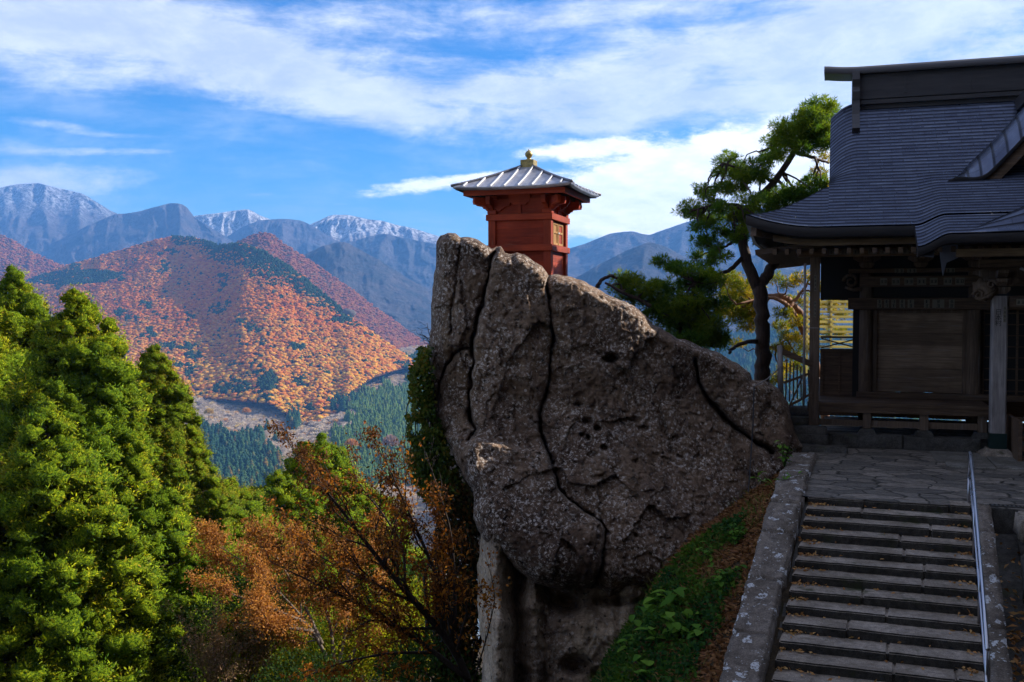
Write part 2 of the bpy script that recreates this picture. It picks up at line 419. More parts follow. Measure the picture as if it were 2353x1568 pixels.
def mountmat(name, base, low, snow=None, snow_lo=0, snow_hi=1, tex=1.0, snowc=(.62, .66, .74)):
    m, nt, b = newmat(name); p = pos(nt)
    n = noise(nt, p, .006*tex, 9, .7); f = noise(nt, mapping(nt, p, (1, 1, .55)), .035*tex, 6, .75)
    c = mixc(nt, sstep(nt, n, .36, .66), base, low)
    c = mixc(nt, 1.0, c, ramp(nt, f, [(.28, (.4, .4, .42)), (.72, (1.55, 1.5, 1.45))]), 'MULTIPLY')
    if snow:
        z = nd(nt, 'ShaderNodeSeparateXYZ'); lk(nt, p, z.inputs[0])
        h = math_(nt, 'ADD', z.outputs[2], math_(nt, 'MULTIPLY_ADD', n, 520, -260))
        s = math_(nt, 'MULTIPLY', sstep(nt, h, snow_lo, snow_hi), sstep(nt, f, .40, .62))
        c = mixc(nt, math_(nt, 'MULTIPLY', s, snow), c, snowc)
    lk(nt, c, b.inputs['Base Color']); b.inputs['Roughness'].default_value = .95; b.inputs['Specular IOR Level'].default_value = .05
    setbump(nt, b, math_(nt, 'ADD', f, math_(nt, 'MULTIPLY', n, 2.0)), 1.0, 26.0/tex)
    return m
GREYW = (.105, .088, .090); DKW = (.045, .048, .056); RUST = (.24, .10, .045)
M_snow = mountmat('snow_mountain', GREYW, (.075, .065, .06), .48, 490, 790, 1.0)
M_snow2 = mountmat('white_mountain', (.2, .17, .16), (.1, .09, .09), .74, 340, 520, 1.0, (.78, .78, .82))
M_mtn = mountmat('bare_mountain', GREYW, DKW, .35, 520, 760, 1.0)
M_mtn_lo = mountmat('wooded_mountain', (.088, .078, .078), (.036, .042, .046), None, tex=1.3)
M_rust = mountmat('rust_hill', RUST, (.1, .06, .035), None, tex=2.2)
M_floor = mountmat('valley_ground', (.34, .27, .21), (.20, .16, .12), None, tex=4)
M_under = mountmat('hill_ground', (.16, .07, .03), (.07, .05, .03), None, tex=4)

L_big = Patch([(-420,520),(-200,470),(-60,445),(0,432),(40,423),(90,421),(130,432),(190,445),(215,460),(250,482),(300,505),(360,540),(430,580)], 720, 7000, 5200, .026, 70, 1, 1.2, 240, 90)
L_big.mesh('mountain', M_snow, 'tallest snow-dusted mountain at the far left of the range')
L_dome = Patch([(120,560),(200,520),(262,493),(310,488),(350,478),(385,468),(412,467),(432,476),(445,500),(480,520),(520,545),(560,570),(620,600)], 720, 6000, 4800, .024, 62, 2, 1.0, 200, 80)
L_dome.mesh('mountain', M_mtn, 'dome-topped blue mountain beside the tall snowy one')
L_pk = Patch([(400,520),(440,497),(500,490),(545,484),(570,480),(600,497),(640,512),(700,540)], 720, 7000, 5800, .022, 40, 3, 1.0, 160, 60)
L_pk.mesh('mountain', M_snow2, 'small white snow peak behind the dome-topped mountain')
L_md = Patch([(470,575),(520,545),(560,520),(600,506),(650,503),(690,506),(720,520),(760,547),(790,560),(840,590)], 720, 6600, 5400, .018, 42, 4, 1.0, 180, 70)
L_md.mesh('mountain', M_mtn, 'blue wooded mountain between the two white snow peaks')
L_wh = Patch([(660,545),(700,522),(720,513),(760,494),(800,494),(850,505),(880,508),(910,517),(950,525),(1000,541),(1080,560),(1180,590)], 720, 7000, 5600, .026, 46, 5, .8, 220, 70)
L_wh.mesh('mountain', M_snow2, 'white snow-covered ridge just left of the big rock')
L_bl = Patch([(640,610),(700,585),(750,565),(800,557),(860,541),(885,537),(940,550),(1000,560),(1100,575),(1200,600)], 740, 6000, 4700, .026, 50, 6, 1.0, 200, 70)
L_bl.mesh('mountain', M_mtn_lo, 'dark blue ridge below the white snow-covered ridge')
L_dk = Patch([(560,660),(640,605),(700,585),(740,566),(775,557),(797,557),(840,581),(880,602),(940,642),(990,667),(1080,700),(1180,740)], 790, 4300, 3300, .022, 55, 7, 1.0, 220, 80)
L_dk.mesh('hill', M_mtn_lo, 'dark wooded hill with a pale cliff left of the rock')
R_far = Patch([(1150,600),(1250,585),(1300,573),(1340,562),(1400,537),(1450,531),(1490,541),(1530,527),(1580,510),(1650,490),(1740,474),(1830,490),(1950,520),(2100,560),(2400,600)], 760, 5600, 4300, .026, 75, 8, 1.2, 260, 90)
R_far.mesh('mountain', M_mtn, 'hazy blue mountain right of the red hall behind the pine')
R_dk = Patch([(1180,690),(1260,670),(1320,640),(1380,606),(1440,576),(1490,556),(1530,566),(1570,590),(1640,610),(1700,600),(1765,575),(1840,590),(1950,640),(2100,690)], 800, 3600, 2700, .026, 60, 9, 1.2, 240, 80)
R_dk.mesh('hill', M_mtn_lo, 'dark hazy hill in front of the blue mountain right of the red hall')

HILL2 = Patch([(480,610),(520,580),(540,562),(570,547),(600,536),(622,540),(650,560),(680,580),(740,620),(800,660),(850,700),(900,735),(950,772),(1010,810),(1100,850)], [(480,760),(700,800),(1000,900),(1100,920)], 3300, 2400, .016, 46, 10, 1, 180, 70)
HILL2.mesh('hill', M_under, 'second autumn ridge behind the orange hill')
HILL0 = Patch([(-320,520),(-60,530),(0,540),(40,560),(80,585),(130,605),(175,626),(260,660)], 760, 3800, 3000, .014, 44, 11, 1, 140, 50)
HILL0.mesh('hill', M_under, 'small orange hill at the far left edge behind the conifers')
HILL1 = Patch([(-330,740),(-100,690),(60,648),(160,611),(230,591),(300,571),(360,553),(400,546),(440,548),(470,555),(500,566),(530,563),(560,563),(600,577),(640,598),(700,641),(760,692),(820,742),(880,786),(930,819),(960,841),(1010,865)],
              [(-330,930),(300,905),(450,918),(560,925),(620,930),(700,982),(735,985),(765,960),(800,905),(860,868),(930,846),(1010,880)],
              [(-330,3300),(60,3200),(400,3000),(560,2550),(700,2300),(820,2100),(1010,1950)], [(-330,1740),(450,1700),(735,1480),(800,1620),(930,1900),(1010,1930)], .013, 140, 12, 1.2, 320, 140)
HILL1.base = 0.0
HILL1.mesh('hill', M_under, 'large autumn hill of orange and rust trees across the valley')
VAL = Patch([(-330,905),(300,880),(450,885),(700,880),(800,850),(900,812),(960,800),(1080,800)], 1480, [(-330,1900),(450,1850),(800,1950),(960,2300),(1080,2300)], [(-330,470),(1080,470)], .008, 130, 13, 0, 200, 120)
VAL.mesh('valley_floor', M_floor)
R_val = Patch([(1150,800),(1400,790),(1600,790),(1750,770),(1900,760),(2200,800)], 1150, 2300, 700, .014, 90, 14, 1, 120, 60)
R_val.mesh('valley_floor', M_floor)
# ground that carries the near side of the valley down from the temple cliff to the river
def hillside_z(x, y):
    x = np.asarray(x, float); y = np.asarray(y, float)
    near = -5.2 - .30*(y-20) - .16*np.maximum(0, -x-2) - .004*np.maximum(0, y-30)**1.4
    return near + .5*fbm(V3(x/4, y/4, 0), 3, .5, 77)
xs = np.concatenate([np.linspace(-300, -40, 14)[:-1], np.linspace(-40, 40, 60), np.linspace(40, 300, 14)[1:]])
ys = np.concatenate([np.linspace(1.5, 60, 60), np.geomspace(62, 620, 40)])
X, Y = np.meshgrid(xs, ys, indexing='ij')
Z = hillside_z(X, Y); Z = np.maximum(Z, -255 + .12*Y*0)
Z = np.where(Y < 8, np.minimum(Z, -3.2), Z)
M_soil = stonemat('forest_soil', (.035, .025, .015), (.09, .06, .03), moss=(.03, .045, .012), scale=.5)
o = npobj('hillside', np.stack([X, Y, Z], -1).reshape(-1, 3), gridfaces(len(xs), len(ys)), M_soil, None, True); tag(o, kind='structure')

# ---- tree shapes for the far woods
def ico(sub):
    bm = bmesh.new(); bmesh.ops.create_icosphere(bm, subdivisions=sub, radius=1)
    bm.verts.index_update()
    V = np.array([v.co[:] for v in bm.verts]); F = np.array([[v.index for v in f.verts] for f in bm.faces]); bm.free()
    return V, F
ICO2, ICO3 = ico(2), ico(3)
def lumpy(seed, ratio=.8, amp=.3, fr=1.9, sub=3):
    V, F = ICO3 if sub == 3 else ICO2
    n = fbm(V*fr+seed*5.3, 3, .6, seed); d = 1+amp*(1.6*np.abs(n)-.3)+amp*.35*vnoise(V*6+seed, seed+3)
    V = V*d[:, None]; V[:, 2] = V[:, 2]*ratio; V[:, 2] = np.where(V[:, 2] < 0, V[:, 2]*.6, V[:, 2])
    return V, F
def fuzzy(seed, n=420, ratio=.85, L=.45, W=.10):
    r = np.random.default_rng(seed); d = unit(r.normal(size=(n, 3))); d[:, 2] = np.abs(d[:, 2])*1.1-.25
    c = d*r.uniform(.35, .95, (n, 1))*[1, 1, ratio]; c = c*(1+.22*fbm(c*2+seed, 2, .5, seed))[:, None]
    return blades(c, d+r.normal(size=(n, 3))*.55+[0, 0, .25], L*r.uniform(.6, 1.2, n), W, r)
def conifer(seed, lay=9, n=11):
    r = np.random.default_rng(seed); nb = NB()
    for k in range(lay):
        z0 = k/lay; R = (.34*(1-z0)**.8+.03)*r.uniform(.85, 1.15)
        a = np.arange(n)*2*math.pi/n+r.random()*3
        rr = R*np.where(np.arange(n) % 2 == 0, 1.12, .72)*r.uniform(.8, 1.2, n)
        ring = np.stack([rr*np.cos(a), rr*np.sin(a), np.full(n, z0+.06)+r.uniform(-.03, .03, n)], -1)
        nb.add(np.concatenate([ring, [[0, 0, z0+.26*(1.05-z0*.35)]]]), np.array([[i, (i+1) % n, n] for i in range(n)]))
    return np.concatenate(nb.V), np.concatenate(nb.F[3])
def protos(cname, arrs, mat, smooth=False):
    c = bpy.data.collections.new(cname)
    for i, (V, F) in enumerate(arrs):
        me = npmesh(cname, V, F, smooth); me.materials.append(mat)
        c.objects.link(bpy.data.objects.new('%s_%02d' % (cname, i), me))
    return c
def instmat(name, stops, big=None, bs=.004, trans=.3, low=None):
    """leaf colour of a far tree: one value per tree"""
    m = bpy.data.materials.new(name); m.use_nodes = True; nt = m.node_tree; nt.nodes.clear()
    o = nd(nt, 'ShaderNodeOutputMaterial'); r = nd(nt, 'ShaderNodeObjectInfo').outputs['Random']
    c = ramp(nt, r, stops)
    if big: c = mixc(nt, sstep(nt, noise(nt, pos(nt), bs, 4, .6), .42, .60), c, ramp(nt, r, big))
    if low:       # trees on the warmer low ground have turned yellower
        z = nd(nt, 'ShaderNodeSeparateXYZ'); lk(nt, pos(nt), z.inputs[0]); zz = math_(nt, 'ADD', z.outputs[2], math_(nt, 'MULTIPLY_ADD', noise(nt, pos(nt), .008, 3), 160, -80))
        c = mixc(nt, math_(nt, 'SUBTRACT', 1.0, sstep(nt, zz, -150, 10)), c, ramp(nt, r, low))
    f = noise(nt, tco(nt), 5.0, 3, .7)
    c = mixc(nt, 1.0, c, ramp(nt, f, [(.3, (.72, .70, .70)), (.7, (1.22, 1.22, 1.2))]), 'MULTIPLY')
    p = nd(nt, 'ShaderNodeBsdfDiffuse'); lk(nt, c, p.inputs['Color'])
    t = nd(nt, 'ShaderNodeBsdfTranslucent'); lk(nt, c, t.inputs['Color'])
    x = nd(nt, 'ShaderNodeMixShader'); x.inputs[0].default_value = trans
    lk(nt, p.outputs[0], x.inputs[1]); lk(nt, t.outputs[0], x.inputs[2]); lk(nt, x.outputs[0], o.inputs['Surface'])
    return m
def woods(name, pts, scl, coll, label, cat, seed=0):
    """a far wood: one object, its trees set on points by geometry nodes"""
    n = len(pts); r = np.random.default_rng(seed)
    me = bpy.data.meshes.new(name); me.vertices.add(n); me.vertices.foreach_set('co', pts.astype(np.float32).ravel())
    scl = np.asarray(scl, np.float32)
    if scl.ndim == 1: scl = np.repeat(scl[:, None], 3, 1)
    a = me.attributes.new('sc', 'FLOAT_VECTOR', 'POINT'); a.data.foreach_set('vector', np.ascontiguousarray(scl, np.float32).ravel())
    rot = np.zeros((n, 3), np.float32); rot[:, 2] = r.random(n)*6.283
    a = me.attributes.new('ro', 'FLOAT_VECTOR', 'POINT'); a.data.foreach_set('vector', rot.ravel())
    a = me.attributes.new('ix', 'INT', 'POINT'); a.data.foreach_set('value', r.integers(0, len(coll.objects), n).astype(np.int32))
    o = bpy.data.objects.new(name, me); COL.objects.link(o)
    g = bpy.data.node_groups.new(name, 'GeometryNodeTree')
    g.interface.new_socket('Geometry', in_out='INPUT', socket_type='NodeSocketGeometry')
    g.interface.new_socket('Geometry', in_out='OUTPUT', socket_type='NodeSocketGeometry')
    gi, go = g.nodes.new('NodeGroupInput'), g.nodes.new('NodeGroupOutput')
    ci = g.nodes.new('GeometryNodeCollectionInfo'); ci.inputs['Collection'].default_value = coll
    ci.inputs['Separate Children'].default_value = True; ci.inputs['Reset Children'].default_value = True
    ip = g.nodes.new('GeometryNodeInstanceOnPoints'); ip.inputs['Pick Instance'].default_value = True
    def at(nm, typ):
        q = g.nodes.new('GeometryNodeInputNamedAttribute'); q.data_type = typ; q.inputs['Name'].default_value = nm; return q.outputs['Attribute']
    L = g.links.new
    L(gi.outputs[0], ip.inputs['Points']); L(ci.outputs[0], ip.inputs['Instance'])
    L(at('ix', 'INT'), ip.inputs['Instance Index']); L(at('ro', 'FLOAT_VECTOR'), ip.inputs['Rotation']); L(at('sc', 'FLOAT_VECTOR'), ip.inputs['Scale'])
    L(ip.outputs[0], go.inputs[0])
    md = o.modifiers.new('trees', 'NODES'); md.node_group = g
    return tag(o, label, cat, None, 'stuff')
M_aut = instmat('autumn_crown', [(0, (.44, .100, .006)), (.35, (.56, .145, .008)), (.75, (.62, .19, .010)), (.95, (.62, .25, .02)), (1, (.36, .14, .03))],
                [(0, (.46, .12, .007)), (.4, (.62, .20, .010)), (.8, (.60, .24, .025)), (1, (.42, .24, .05))], .0045, low=[(0, (.50, .13, .015)), (.5, (.64, .27, .025)), (1, (.66, .40, .05))])
M_ever = instmat('evergreen_crown', [(0, (.022, .045, .024)), (.6, (.035, .07, .032)), (1, (.065, .095, .04))])
M_con = instmat('conifer_crown', [(0, (.024, .06, .036)), (.6, (.042, .095, .05)), (.9, (.075, .13, .05)), (1, (.20, .13, .035))])
M_con2 = instmat('plantation_crown', [(0, (.075, .14, .045)), (.6, (.11, .19, .05)), (1, (.17, .22, .055))])
M_bare = instmat('bare_crown', [(0, (.40, .32, .25)), (.5, (.58, .48, .38)), (.8, (.66, .55, .42)), (.92, (.66, .50, .20)), (1, (.66, .34, .09))], trans=.25)
M_aut2 = instmat('rust_crown', [(0, (.20, .05, .015)), (.5, (.30, .085, .02)), (.85, (.36, .14, .03)), (1, (.16, .10, .04))])
C_aut2 = protos('rust_crown', [lumpy(40+i, .64, .45, 2.4, 2) for i in range(5)], M_aut2)
C_aut = protos('autumn_crown', [lumpy(i, .64, .5, 2.6) for i in range(8)], M_aut)
C_ever = protos('evergreen_crown', [lumpy(20+i, 1.0, .4, 2.4, 2) for i in range(4)], M_ever)
C_con = protos('conifer_crown', [conifer(i) for i in range(5)], M_con)
C_con2 = protos('plantation_crown', [conifer(9+i) for i in range(4)], M_con2)
C_bare = protos('bare_crown', [fuzzy(i, 520, .85, .5, .17) for i in range(5)], M_bare)
def gs(x, y, cx, cy, sx, sy): return np.exp(-((x-cx)/sx)**2-((y-cy)/sy)**2)
def ever_p(x, y, t, dy):
    n = fbm(V3(x/34, y/20, 1.5), 3, .55, 31); n2 = fbm(V3(x/9, y/7, 4.5), 2, .55, 32)
    p = .035+.9*((n > .30) & (n2 > -.15))
    ridge = smooth01((x-430)/60)*smooth01((845-x)/60)*np.clip(1.25-(dy/(26+38*np.exp(-((x-600)/110)**2)))*(1+.5*n2), 0, 1)
    p = np.maximum(p, ridge*.97)
    p = np.maximum(p, .92*(gs(x, y, 150, 645, 120, 14)+gs(x, y, 200, 632, 60, 10) > .45+.2*n2))
    p = np.maximum(p, .75*(gs(x, y, 425, 556, 40, 14) > .45+.2*n2))
    p = np.maximum(p, .9*(gs(x, y, 615, 885, 26, 22) > .4+.2*n2)); p = np.maximum(p, .7*(gs(x, y, 545, 895, 40, 14) > .5+.2*n2))
    p = np.maximum(p, .7*(gs(x, y, 500, 715, 26, 13) > .5+.2*n2)); p = np.maximum(p, .6*(gs(x, y, 400, 800, 60, 12) > .55+.3*n2))
    return np.clip(p, 0, 1)
pts, x, t = HILL1.scatter(20, rng)
y = np.interp(x, *HILL1.bot)*(1-t)+HILL1.ytop(x)*t; ev = rng.random(len(x)) < ever_p(x, y, t, y-HILL1.ytop(x))
q = pts[~ev]; s = rng.uniform(2.2, 4.2, len(q))+2.0*(rng.random(len(q)) < .10); q[:, 2] += s*.35+1.5
woods('autumn_wood', q, s, C_aut, 'dense orange and rust broadleaf wood covering the large hill', 'woodland', 1)
q = pts[ev]; s = rng.uniform(2.0, 3.6, len(q)); q[:, 2] += s*.5+1.5
woods('evergreen_wood', q, np.stack([s, s, s*rng.uniform(1.0, 1.8, len(s))], -1), C_ever, 'dark evergreen trees along the crest and in patches of the orange hill', 'woodland', 2)
for hp, lab, sd in ((HILL2, 'rust-coloured wood on the second ridge behind the orange hill', 3), (HILL0, 'orange wood on the small hill at the left edge', 4)):
    pts, x, t = hp.scatter(62, rng); s = rng.uniform(3.4, 6, len(pts)); pts[:, 2] += s*.35+1.5
    woods('autumn_wood', pts, s, C_aut2, lab, 'woodland', sd)
def con_p(x, y):
    n = fbm(V3(x/22, y/14, 2), 4, .6, 41)*.6
    a = smooth01((618-x+n*150-.12*(1060-y))/12)*smooth01((y-1012+n*70+9*np.sin(x/23))/10)*(x > 250)
    c = smooth01((x-782+n*90)/12)*smooth01((y-826-n*30)/8)*smooth01((872-y-n*90)/10)
    d = gs(x, y, 785, 938, 42, 17) > .5+n
    e = gs(x, y, 675, 975, 16, 26) > .5
    return np.clip(a+c+.95*d+.9*e, 0, 1)
def con2_p(x, y):
    n = fbm(V3(x/24, y/16, 6), 4, .6, 43)*.5
    return .98*((x > 780+.5*np.maximum(0, 1000-y)+n*110+14*np.sin(y/17)) & (y > 930-(x-800)*.25+n*60) & (y < 1130+n*60))
pts, x, t = VAL.scatter(30, rng); y = np.interp(x, *VAL.bot)*(1-t)+VAL.ytop(x)*t
u = rng.random(len(x)); kc = u < con_p(x, y); k2 = ~kc & (u < con2_p(x, y)); kb = ~kc & ~k2 & (rng.random(len(x)) < .8)
q = pts[kc]; h = rng.uniform(15, 25, len(q)); q[:, 2] -= .5
woods('conifer_wood', q, np.stack([h*.85, h*.85, h], -1), C_con, 'dark blue-green conifer stands on the valley floor', 'woodland', 5)
q = pts[k2]; h = rng.uniform(13, 20, len(q)); q[:, 2] -= .5
woods('plantation_wood', q, np.stack([h*.8, h*.8, h], -1), C_con2, 'even light green conifer plantation on the valley slope left of the rock', 'woodland', 6)
q = pts[kb]; s = rng.uniform(3.2, 5.6, len(q)); q[:, 2] += s*.5+1
woods('bare_wood', q, s, C_bare, 'pale leafless trees between the conifer stands in the valley', 'woodland', 7)
pts, x, t = R_val.scatter(46, rng); y = np.interp(x, *R_val.bot)*(1-t)+R_val.ytop(x)*t
kc = rng.random(len(x)) < .62+.5*fbm(V3(x/30, y/14, 3), 3, .5, 51)
q = pts[kc]; h = rng.uniform(14, 24, len(q))
woods('conifer_wood', q, np.stack([h*.85, h*.85, h], -1), C_con, 'blue-green conifer woods in the valley right of the rock', 'woodland', 8)
q = pts[~kc]; s = rng.uniform(3.5, 6, len(q)); q[:, 2] += s*.5
woods('autumn_wood', q, s, C_aut, 'orange trees in the valley seen behind the pine trunk', 'woodland', 9)
# single trees one can tell apart on the valley floor
M_vt = [leafmat('yellow_crown', [(.55, .34, .06), (.45, .30, .08)], .2), leafmat('orange_crown', [(.55, .22, .05), (.5, .28, .1)], .2), leafmat('pink_bare_crown', [(.36, .24, .2), (.3, .2, .17)], .2)]
M_bark_far = woodmat('far_bark', (.06, .045, .035), (.12, .09, .07), along='z')
for (px, py, Y, r, k, lab) in ((480, 948, 1350, 6.5, 0, 'yellow-leaved tree standing alone in the pale valley wood left of centre'),
                               (566, 945, 1360, 6.0, 1, 'orange-leaved tree among the pale bare trees mid-valley'),
                               (808, 1020, 1010, 6.6, 1, 'salmon-orange tree at the edge of the light green plantation'),
                               (897, 1018, 960, 8.5, 2, 'pinkish bare tree standing in front of the light green plantation')):
    p = P(px, py+r*1.1/Y*FPX, Y)
    tr = tag(empty('valley_tree', tuple(p)), lab, 'tree')
    V, F = fuzzy(60+int(px), 1500, .9, .3, .12); V = V*r; V[:, 2] += r*1.1
    npobj('crown', V, F, M_vt[k], tr)
    nb = NB(); nb.tube([(0, 0, -4), (0, 0, r*.5), (.3, .2, r*1.2)], [.4, .3, .1], 6); nb.build('trunk', M_bark_far, tr)
V, F = lumpy(91, .7, .25); V = V*[16, 12, 17]; p = P(800, 722, 2120)
tag(npobj('bare_rock', V+p, F, stonemat('knob_stone', (.10, .08, .07), (.2, .17, .15), scale=.1), None, True), 'bare grey rock knob on the right flank of the orange hill', 'rock')
# ------------------------------------------------------------------ rock, terrace, stairs
def poly_sd(x, y, poly):
    """signed distance to a closed polygon (inside positive) and the nearest point on it"""
    px = np.array([p[0] for p in poly], float); py = np.array([p[1] for p in poly], float)
    qx, qy = np.roll(px, -1), np.roll(py, -1)
    best = np.full(x.shape, 1e18); nx = np.zeros(x.shape); ny = np.zeros(x.shape); ins = np.zeros(x.shape, bool)
    for a, b, c, d in zip(px, py, qx, qy):
        ex, ey = c-a, d-b; t = np.clip(((x-a)*ex+(y-b)*ey)/(ex*ex+ey*ey+1e-12), 0, 1)
        ix, iy = a+t*ex, b+t*ey; q = (x-ix)**2+(y-iy)**2; k = q < best
        best = np.where(k, q, best); nx = np.where(k, ix, nx); ny = np.where(k, iy, ny)
        if b != d: ins ^= ((b > y) != (d > y)) & (x < (c-a)*(y-b)/(d-b)+a)
    return np.where(ins, 1, -1)*np.sqrt(best), nx, ny
def line_d(x, y, pl):
    best = np.full(x.shape, 1e9)
    for (a, b), (c, d) in zip(pl[:-1], pl[1:]):
        ex, ey = c-a, d-b; t = np.clip(((x-a)*ex+(y-b)*ey)/(ex*ex+ey*ey), 0, 1)
        best = np.minimum(best, (x-a-t*ex)**2+(y-b-t*ey)**2)
    return np.sqrt(best)
def rough(poly, amp, step=9, seed=0):
    out = []
    for i, (a, b) in enumerate(poly):
        c, d = poly[(i+1) % len(poly)]; L = math.hypot(c-a, d-b); n = max(1, int(L/step))
        for k in range(n):
            x, y = a+(c-a)*k/n, b+(d-b)*k/n
            o = fbm(np.array([[x/22, y/22, seed]]), 3, .6, seed)[0]*amp
            out.append((x-(d-b)/L*o, y+(c-a)/L*o))
    return out
def solid(name, poly, step, depth, rings, mat, parent=None):
    """closed rock: a relief front of real depth, rounded to its outline, and a body behind it"""
    xs = np.arange(min(p[0] for p in poly)-2*step, max(p[0] for p in poly)+2*step, step)
    ys = np.arange(min(p[1] for p in poly)-2*step, max(p[1] for p in poly)+2*step, step)
    X, Y = np.meshgrid(xs, ys, indexing='ij'); sd, nx, ny = poly_sd(X, Y, poly)
    X = np.where(sd < 0, nx, X); Y = np.where(sd < 0, ny, Y)
    V = P(X, Y, depth(X, Y, np.maximum(sd, 0))).reshape(-1, 3)
    F = gridfaces(len(xs), len(ys)); s = sd.ravel()
    F = F[(s[F] > 0).any(1)]
    used = np.unique(F); mp = np.full(len(V), -1); mp[used] = np.arange(len(used))
    me = npmesh(name, V[used], mp[F]); bm = bmesh.new(); bm.from_mesh(me)
    bmesh.ops.remove_doubles(bm, verts=bm.verts, dist=.002)
    ed = [e for e in bm.edges if e.is_boundary]
    for fn in rings:
        r = bmesh.ops.extrude_edge_only(bm, edges=ed)
        vs = [g for g in r['geom'] if isinstance(g, bmesh.types.BMVert)]; ed = [g for g in r['geom'] if isinstance(g, bmesh.types.BMEdge)]
        for v in vs: v.co = fn(v.co)
    c = sum((v.co for v in vs), Vector())/len(vs); cv = bm.verts.new(c+Vector((0, .6, 0)))
    for e in ed: bm.faces.new((e.verts[0], e.verts[1], cv))
    bmesh.ops.recalc_face_normals(bm, faces=bm.faces)
    bm.to_mesh(me); bm.free()
    return link(name, me, mat, parent, True)

CR1 = [(1143,556),(1138,580),(1126,603),(1118,650),(1110,690),(1092,755),(1086,830),(1078,900),(1082,950),(1090,985),(1076,1012)]
CR1B = [(1086,797),(1060,803),(1040,818),(1022,842),(1010,880),(1002,925)]
CR2 = [(1262,622),(1256,660),(1260,690),(1270,770),(1270,800),(1264,870),(1250,915),(1240,950),(1238,990),(1248,1018),(1266,1052),(1270,1085),(1290,1125),(1315,1152),(1345,1175),(1378,1192),(1392,1216),(1388,1262),(1378,1310),(1366,1352)]
CR3 = [(1597,826),(1604,868),(1618,905),(1650,945),(1690,982),(1732,1010),(1778,1038)]
CR4 = [(1060,545),(1052,610),(1040,690),(1034,770)]
ROCK = [(1003,556),(1012,541),(1030,535),(1046,537),(1058,548),(1075,546),(1092,550),(1112,560),(1130,574),(1140,566),(1152,566),(1160,580),(1172,584),(1188,580),(1205,586),(1228,601),(1246,612),(1260,632),(1284,632),(1305,634),(1340,646),(1372,664),(1400,682),(1440,696),(1462,706),(1484,724),(1500,744),(1530,762),(1552,776),(1580,782),(1612,796),(1650,812),(1690,834),(1722,856),(1728,874),(1758,876),(1790,896),(1810,924),(1820,960),(1826,992),(1846,1026),(1838,1062),(1812,1095),(1770,1140),(1735,1185),(1695,1215),(1660,1265),(1630,1315),(1600,1345),(1560,1356),(1500,1356),(1440,1352),(1400,1372),(1372,1352),(1330,1346),(1290,1356),(1230,1342),(1180,1300),(1140,1262),(1106,1236),(1090,1190),(1088,1130),(1062,1090),(1044,1050),(1032,1020),(1012,990),(992,955),(984,900),(988,850),(986,790),(992,740),(990,690),(996,640),(1002,600)]
ROCKP = rough(ROCK, 4.5, 7, 3)
def rock_Y0(x, y):
    return 20.2 + 1.5*smooth01((x-1350)/500) - 2.0*smooth01((y-880)/470) + .5*smooth01((1100-x)/120)
